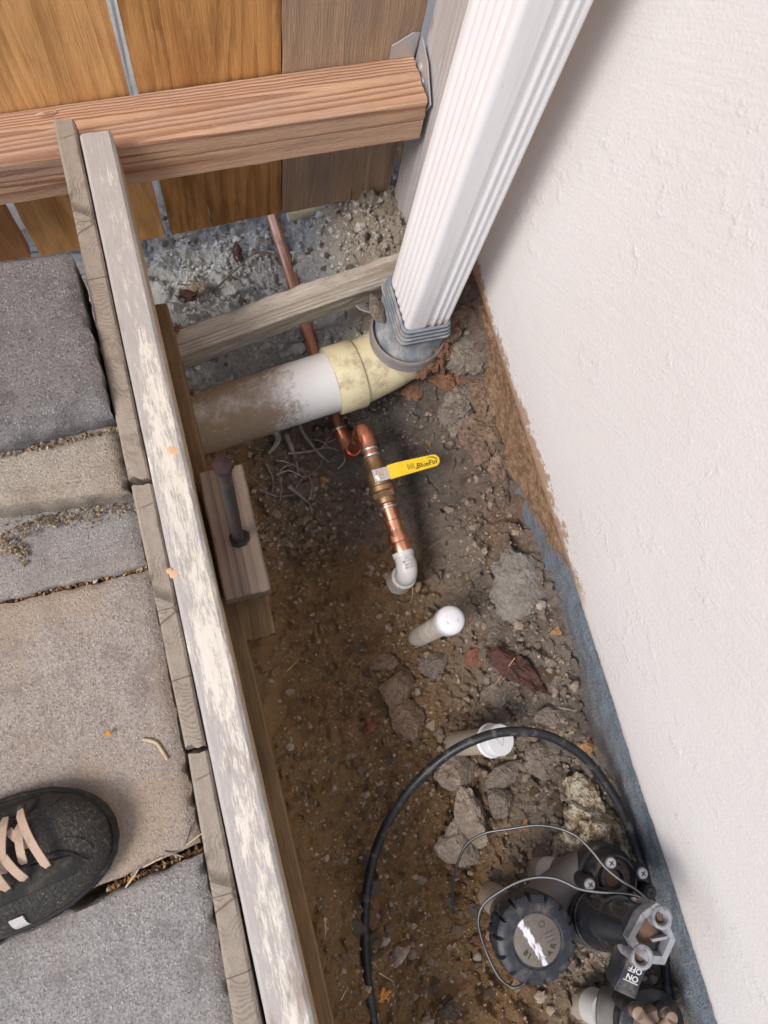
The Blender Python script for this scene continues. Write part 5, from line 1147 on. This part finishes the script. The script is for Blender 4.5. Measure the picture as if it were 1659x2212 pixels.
leaf(826, 2148, .026, M['leaf_orange'], 'bright orange leaf fragment beside the lower tubing', 2, 40, 5)
leaf(925, 960, .016, M['leaf'], 'small brown leaf on the dark clay above the yellow lever', 3, 80)
leaf(1200, 1365, .020, M['leaf'], 'folded tan leaf between the concrete lump and footing', 4, 20)
leaf(945, 1590, .028, M['leaf_brown'], 'dark curled leaf left of the flat white cap', 5, 30)
leaf(1130, 1782, .022, M['leaf'], 'torn tan leaf under the thin wire', 6, 60)
leaf(865, 1045, .020, M['leaf_brown'], 'dark leaf shred below the yellow lever', 7, 100)
leaf(385, 715, .016, M['bark_red'], 'dark red leaf on the left end of the cross timber', 8, 60, z=-.105)
leaf(236, 1583, .009, M['leaf_orange'], 'tiny orange leaf crumb on the buff paver', 9, 10, z=.001)
put_rock('bark_chip', 'dark bark chip on the pale soil near the fence', 'bark', 512, 552, 26, 64, M['bark'], 31, .7, -18, .1)
put_rock('bark_chip', 'long grey-brown bark sliver left of the copper pipe', 'bark', 567, 550, 58, 16, M['leaf_brown'], 32, .7, -25, .1)
put_rock('bark_chip', 'dark brown bark heap behind the left edging', 'bark', 408, 640, 40, 30, M['bark'], 33, .7, -25, .1)

def strand(name, label, cat, pts, r_, m, group=None, lift=.002, taper=.3):
    ps = [PT(px, py) + V(0, 0, lift + (e[0] if e else 0)) for px, py, *e in pts]; q_ = smoothpath(ps, 6)
    r_ = r_ * (1.5 if name == 'root' else 1); rad = [r_ * (1 - (1 - taper) * i / (len(q_) - 1)) * (1 + .15 * mnoise.noise(V(i * .7, px, 0))) for i in range(len(q_))]
    return tag(MB().tube(q_, rad, 7).build(name, m, None, loc=ps[0]), label, cat, group)
strand('root', 'thick grey root strip hanging below the drain pipe', 'root', [(590, 935, .02), (600, 960, .015), (580, 985, .008)], .0045, M['root'])
strand('root', 'forked grey root running down to the copper riser', 'root', [(640, 915, .02), (655, 945, .014), (690, 985, .006), (712, 1000)], .0026, M['root_dark'])
strand('root', 'pale root strip left of the forked grey root', 'root', [(618, 950, .015), (630, 975, .01), (640, 992)], .0030, M['root'])
strand('root', 'long pale rootlet reaching towards the lower copper elbow', 'root', [(622, 985, .01), (660, 982, .01), (705, 972, .008), (735, 975)], .0012, M['root'])
strand('root', 'dark root lying in the left trench side above the wood block', 'root', [(622, 1052, .004), (650, 1075, .004), (672, 1092)], .0026, M['root_dark'])
strand('root', 'curved rootlet tangle in the middle of the root clump', 'root', [(598, 1030, .008), (625, 1022, .01), (660, 1035, .008), (690, 1010, .006), (700, 985, .004)], .0010, M['root'])
strand('root', 'wiry rootlet between the drain pipe and cross timber', 'root', [(672, 722, .01), (710, 712, .01), (755, 705, .006)], .0010, M['root'])
strand('root', 'dark wiry twig hanging on the pale soil behind the timber', 'root', [(455, 640, .004), (500, 600, .008), (540, 560, .005), (575, 520, .004)], .0012, M['root_dark'])
for k, (pts, lab) in enumerate((([(575, 1005), (590, 1040), (585, 1080)], 'rootlet at the left edge of the root clump'), ([(640, 1000), (648, 1030), (690, 1055)], 'rootlet below the forked root'), ([(560, 1060), (600, 1075), (640, 1070)], 'rootlet beside the dark root'), ([(680, 950), (700, 960), (730, 950)], 'rootlet touching the copper pipe'))):
    strand('root', lab, 'root', [(a, b, .005) for a, b in pts], .0011, M['root_dark'])
for k in range(14):
    rr = random.Random(300 + k); x0, y0 = rr.uniform(575, 735), rr.uniform(930, 1090); a = rr.uniform(-2.6, .6); L_ = rr.uniform(35, 80); pts = []
    for i in range(4): pts.append((x0, y0, rr.uniform(.002, .014))); x0 += math.cos(a) * L_ / 3; y0 += math.sin(a) * L_ / 3; a += rr.uniform(-.7, .7)
    strand('root', 'fine tangled rootlet in the root clump below the drain pipe', 'root', pts, rr.uniform(.0005, .0011), M['root' if k % 3 else 'root_dark'], 'rootlets below the drain pipe')
tw = (([(995, 1400), (1000, 1440), (998, 1478)], 'upright grey twig above the red brown chip', 'root_dark', .0016), ([(885, 1255, .01), (890, 1285, .004), (882, 1310)], 'pale straw below the plastic elbow', 'straw', .0008), ([(1185, 1525), (1215, 1530), (1245, 1535)], 'grey twig lying beside the footing', 'root', .0022), ([(1095, 1425, .03), (1060, 1480, .015), (1030, 1520)], 'thin straw crossing the dark red bark', 'straw', .0005), ([(818, 2100), (850, 2120)], 'short straw left of the lower tubing', 'straw', .0007), ([(735, 2160), (752, 2130)], 'short straw near the sunk plank', 'straw', .0008), ([(1110, 1990), (1128, 2030)], 'pale straw left of the round valve cap', 'straw', .0008), ([(620, 1450, .003), (650, 1420, .003)], 'thin straw near the wood offcut', 'straw', .0006), ([(870, 1595), (915, 1600), (950, 1575)], 'brown stem left of the flat white cap', 'root_dark', .0014), ([(700, 1980), (703, 2010), (698, 2040)], 'pale splinter beside the sunk plank', 'straw', .0010))
for pts, lab, m, r_ in tw: strand('twig', lab, 'twig', pts, r_, M[m])
# litter on the paving
def flat_strand(name, label, pts, r_, m, z=.0015, cat='twig'):
    ps = [P(a, b, z + (c_[0] if c_ else 0)) for a, b, *c_ in pts]; return tag(MB().tube(smoothpath(ps, 6), r_, 8).build(name, m, None, loc=ps[0]), label, cat)
flat_strand('wood_shaving', 'curled pale wood shaving on the buff paver', [(308, 1597), (325, 1600), (340, 1607), (352, 1625), (362, 1640)], .0016, M['straw'])
flat_strand('wood_fibre', 'pale wood fibre lying on the fence rail', [(78, 248, .002), (92, 244, .006), (106, 246, .002), (122, 240)], .0008, M['straw'], z=.038)
for k, (px, py, a) in enumerate(((405, 1805, 60), (420, 1812, 20), (300, 1875, 25), (330, 1862, 10), (375, 1845, -30), (285, 1898, 40))):
    p = P(px, py, .001); d = V(math.cos(R(a)), math.sin(R(a)), .05) * .009
    tag(MB().tube([p - d, p, p + d], [.0008, .001, .0006], 6).build('twig', M['straw' if k % 2 else 'root_dark'], None, loc=p), 'tiny twig in the paving joint beside the shoe', 'twig', 'twigs in the joint beside the shoe')
def debris(lines, n_, m, name, label, z=-.006, spread=4, size=(.001, .003), gy_=0):
    mb = MB(); rr = random.Random(len(label))
    for i in range(n_):
        a, b = rr.choice(lines); t = rr.random(); px = a[0] + (b[0] - a[0]) * t; py = a[1] + (b[1] - a[1]) * t + rr.gauss(0, spread); p = P(px, py, z + rr.uniform(-.003, .004))
        s_ = rr.uniform(*size); ax_ = V(rr.gauss(0, 1), rr.gauss(0, 1), rr.gauss(0, .4)).normalized(); u = ax_.orthogonal().normalized(); w_ = ax_.cross(u); tone = rr.random()
        v_ = [p + ax_ * s_ * 1.6, p + u * s_, p + w_ * s_ * .6, p - u * s_, p - w_ * s_ * .6, p - ax_ * s_ * 1.4]
        mb.add(v_, [(0, 1, 2), (0, 2, 3), (0, 3, 4), (0, 4, 1), (5, 2, 1), (5, 3, 2), (5, 4, 3), (5, 1, 4)], [(tone, 0, 0)] * 6)
    o = mb.build(name, m, None, smooth=False); o['kind'] = 'stuff'; o['label'] = label; o['category'] = 'debris'; return o
debris([((0, 1302), (317, 1227))], 300, M['litter'], 'joint_debris', 'crumbs and leaf litter in the far paving joint', spread=3, z=-.012)
debris([((230, 1921), (436, 1834))], 200, M['litter'], 'joint_debris', 'crumbs and leaf litter in the joint beside the shoe', spread=3, z=-.014)
debris([((0, 1150), (300, 1085)), ((0, 1170), (60, 1200)), ((40, 1140), (290, 1090))], 420, M['gravel'], 'step_debris', 'grit and crumbs scattered below the tan step', z=.002, spread=12, size=(.0006, .002))
debris([((0, 985), (262, 925))], 250, M['gravel'], 'step_debris', 'grit along the chipped edge of the charcoal paver', z=.0375, spread=3, size=(.0006, .002))

# ------------------------------------------------------------------ pebbles and gravel
pm = []
for k in range(8):
    me_ = rock_mesh(100 + k, 3, .3, (1, .8, .62), 4, 'pebble'); me_.materials.append(M['pebble']); pm.append(me_)
pmp = []
for k in range(5):
    me_ = rock_mesh(120 + k, 3, .3, (1, .8, .62), 4, 'pebble'); me_.materials.append(M['stone_pale']); pmp.append(me_)
def ok_spot(x, y):
    if x < -.012 or x > .335: return False
    if y > .30 and y < .44 and x < .30 and not (.0 < x < .03): return False
    return True
cnt = 0; prr = random.Random(11)
while cnt < 290:
    zone = prr.random()
    if zone < .62: px, py = prr.uniform(560, 1400), prr.uniform(1380, 2205)
    elif zone < .84: px, py = prr.uniform(950, 1230), prr.uniform(1040, 1560)
    else: px, py = prr.uniform(330, 840), prr.uniform(430, 820)
    p = PT(px, py)
    if not ok_spot(p.x, p.y) and p.y < .44: continue
    s_ = prr.choice((.0024, .003, .0036, .0045, .006)) * prr.uniform(.8, 1.25)
    o = bpy.data.objects.new('pebble', (pmp if p.y > .42 and prr.random() < .7 else pm)[prr.randrange(5)]); COL.objects.link(o); o.location = p + V(0, 0, s_ * .25); o.scale = (s_, s_, s_); o.rotation_euler = (prr.uniform(-.5, .5), prr.uniform(-.5, .5), prr.uniform(0, 6.3))
    if p.y > .42: tag(o, 'pale pebble scattered on the dusty soil behind the drain pipe', 'pebble', 'pebbles on the pale soil')
    elif zone >= .62: tag(o, 'loose pebble on the gravelly bank along the footing', 'pebble', 'pebbles on the bank')
    else: tag(o, 'loose brown pebble on the trench floor', 'pebble', 'pebbles on the trench floor')
    cnt += 1
ico = bmesh.new(); bmesh.ops.create_icosphere(ico, subdivisions=1, radius=1); iv = np.array([v.co[:] for v in ico.verts]); ifc = np.array([[v.index for v in f.verts] for f in ico.faces]); ico.free()
NG = 9000; gv, gf, gg = [], [], []; k = 0
gxy = []
while len(gxy) < NG:
    x = rng.uniform(-.015, .345, 4000); y = rng.uniform(-.46, .80, 4000)
    dens = .25 + .75 * sst(-.05, .25, vnoise(x, y, 9, 9)) + .6 * sst(.24, .29, x) * (y < .2) - .35 * (sst(.1, .16, x) * (1 - sst(.23, .27, x)) * sst(.08, .16, y) * (1 - sst(.3, .36, y)))
    keep = rng.random(4000) < dens
    gxy += list(zip(x[keep], y[keep]))
gxy = np.array(gxy[:NG]); gz = hgt(gxy[:, 0], gxy[:, 1]); gs_ = np.minimum(.0009 * np.exp(rng.normal(0, .6, NG)) + .0003, .0045)
off = 1 + .35 * (rng.random((NG, 12, 1)) - .5) * 2
ang = rng.random(NG) * 6.28; ca, sa = np.cos(ang), np.sin(ang)
sx3 = np.stack([np.ones(NG), rng.uniform(.6, 1, NG), rng.uniform(.45, .8, NG)], 1)
vv = iv[None] * off * sx3[:, None, :] * gs_[:, None, None]
vx = vv[..., 0] * ca[:, None] - vv[..., 1] * sa[:, None]; vy = vv[..., 0] * sa[:, None] + vv[..., 1] * ca[:, None]
allv = np.stack([vx + gxy[:, :1], vy + gxy[:, 1:], vv[..., 2] + (gz + gs_ * .3)[:, None]], -1).reshape(-1, 3)
allf = (ifc[None] + (np.arange(NG) * 12)[:, None, None]).reshape(-1, 3); tone = np.repeat(rng.random(NG), 12)
mb = MB(); mb.v = allv.tolist(); mb.f = allf.tolist(); mb.g = np.stack([tone, tone, tone], 1).tolist()
gr = mb.build('gravel', M['gravel'], None, smooth=False); gr['kind'] = 'stuff'; gr['label'] = 'fine soil crumbs and grit over the trench'; gr['category'] = 'gravel'

# crumbly clods: larger pieces of the same soil, too many to count
ico = bmesh.new(); bmesh.ops.create_icosphere(ico, subdivisions=2, radius=1); iv = np.array([v.co[:] for v in ico.verts]); ifc = np.array([[v.index for v in f.verts] for f in ico.faces]); ico.free()
NC = 3200; cx = rng.uniform(0, .34, NC * 6); cy = rng.uniform(-.46, .78, NC * 6)
dn = .12 + .9 * sst(.02, .22, vnoise(cx, cy, 11, 21)) + .35 * sst(.14, .22, cx) * (cy < .1) + .5 * sst(.25, .29, cx) * (cy < .2) - .6 * (sst(.1, .16, cx) * (1 - sst(.23, .27, cx)) * sst(.12, .18, cy) * (1 - sst(.3, .36, cy))) - .35 * (cx < .07) * (cy < .1)
kp = rng.random(NC * 6) < dn * .55; cx, cy = cx[kp][:NC], cy[kp][:NC]; NC = len(cx); cz = hgt(cx, cy)
cs_ = np.minimum(.0021 * np.exp(rng.normal(0, .5, NC)), .0075); nv = len(iv); dirs = iv / np.linalg.norm(iv, axis=1, keepdims=True)
ph = rng.random((NC, 3, 3)) * 6 - 3; rr3 = np.ones((NC, nv))
for k_ in range(3): rr3 += .20 * np.sin(np.einsum('vd,nd->nv', dirs, ph[:, k_] * (1.2 + k_)) + k_)
rr3 += .16 * (rng.random((NC, nv)) - .5)
sx3 = np.stack([np.ones(NC), rng.uniform(.65, 1, NC), rng.uniform(.5, .85, NC)], 1); vv = dirs[None] * rr3[..., None] * sx3[:, None, :] * cs_[:, None, None]
ang = rng.random(NC) * 6.28; ca, sa = np.cos(ang), np.sin(ang)
vx = vv[..., 0] * ca[:, None] - vv[..., 1] * sa[:, None]; vy = vv[..., 0] * sa[:, None] + vv[..., 1] * ca[:, None]
allv = np.stack([vx + cx[:, None], vy + cy[:, None], vv[..., 2] + (cz + cs_ * .2)[:, None]], -1).reshape(-1, 3)
allf = (ifc[None] + (np.arange(NC) * nv)[:, None, None]).reshape(-1, 3); tone = np.repeat(rng.random(NC) * .85, nv)
mb = MB(); mb.v = allv.tolist(); mb.f = allf.tolist(); mb.g = np.stack([tone, tone, tone], 1).tolist()
cl_o = mb.build('loose_clods', M['gravel'], None, smooth=True, ang=50); cl_o['kind'] = 'stuff'; cl_o['label'] = 'small crumbled soil clods strewn over the trench'; cl_o['category'] = 'soil'
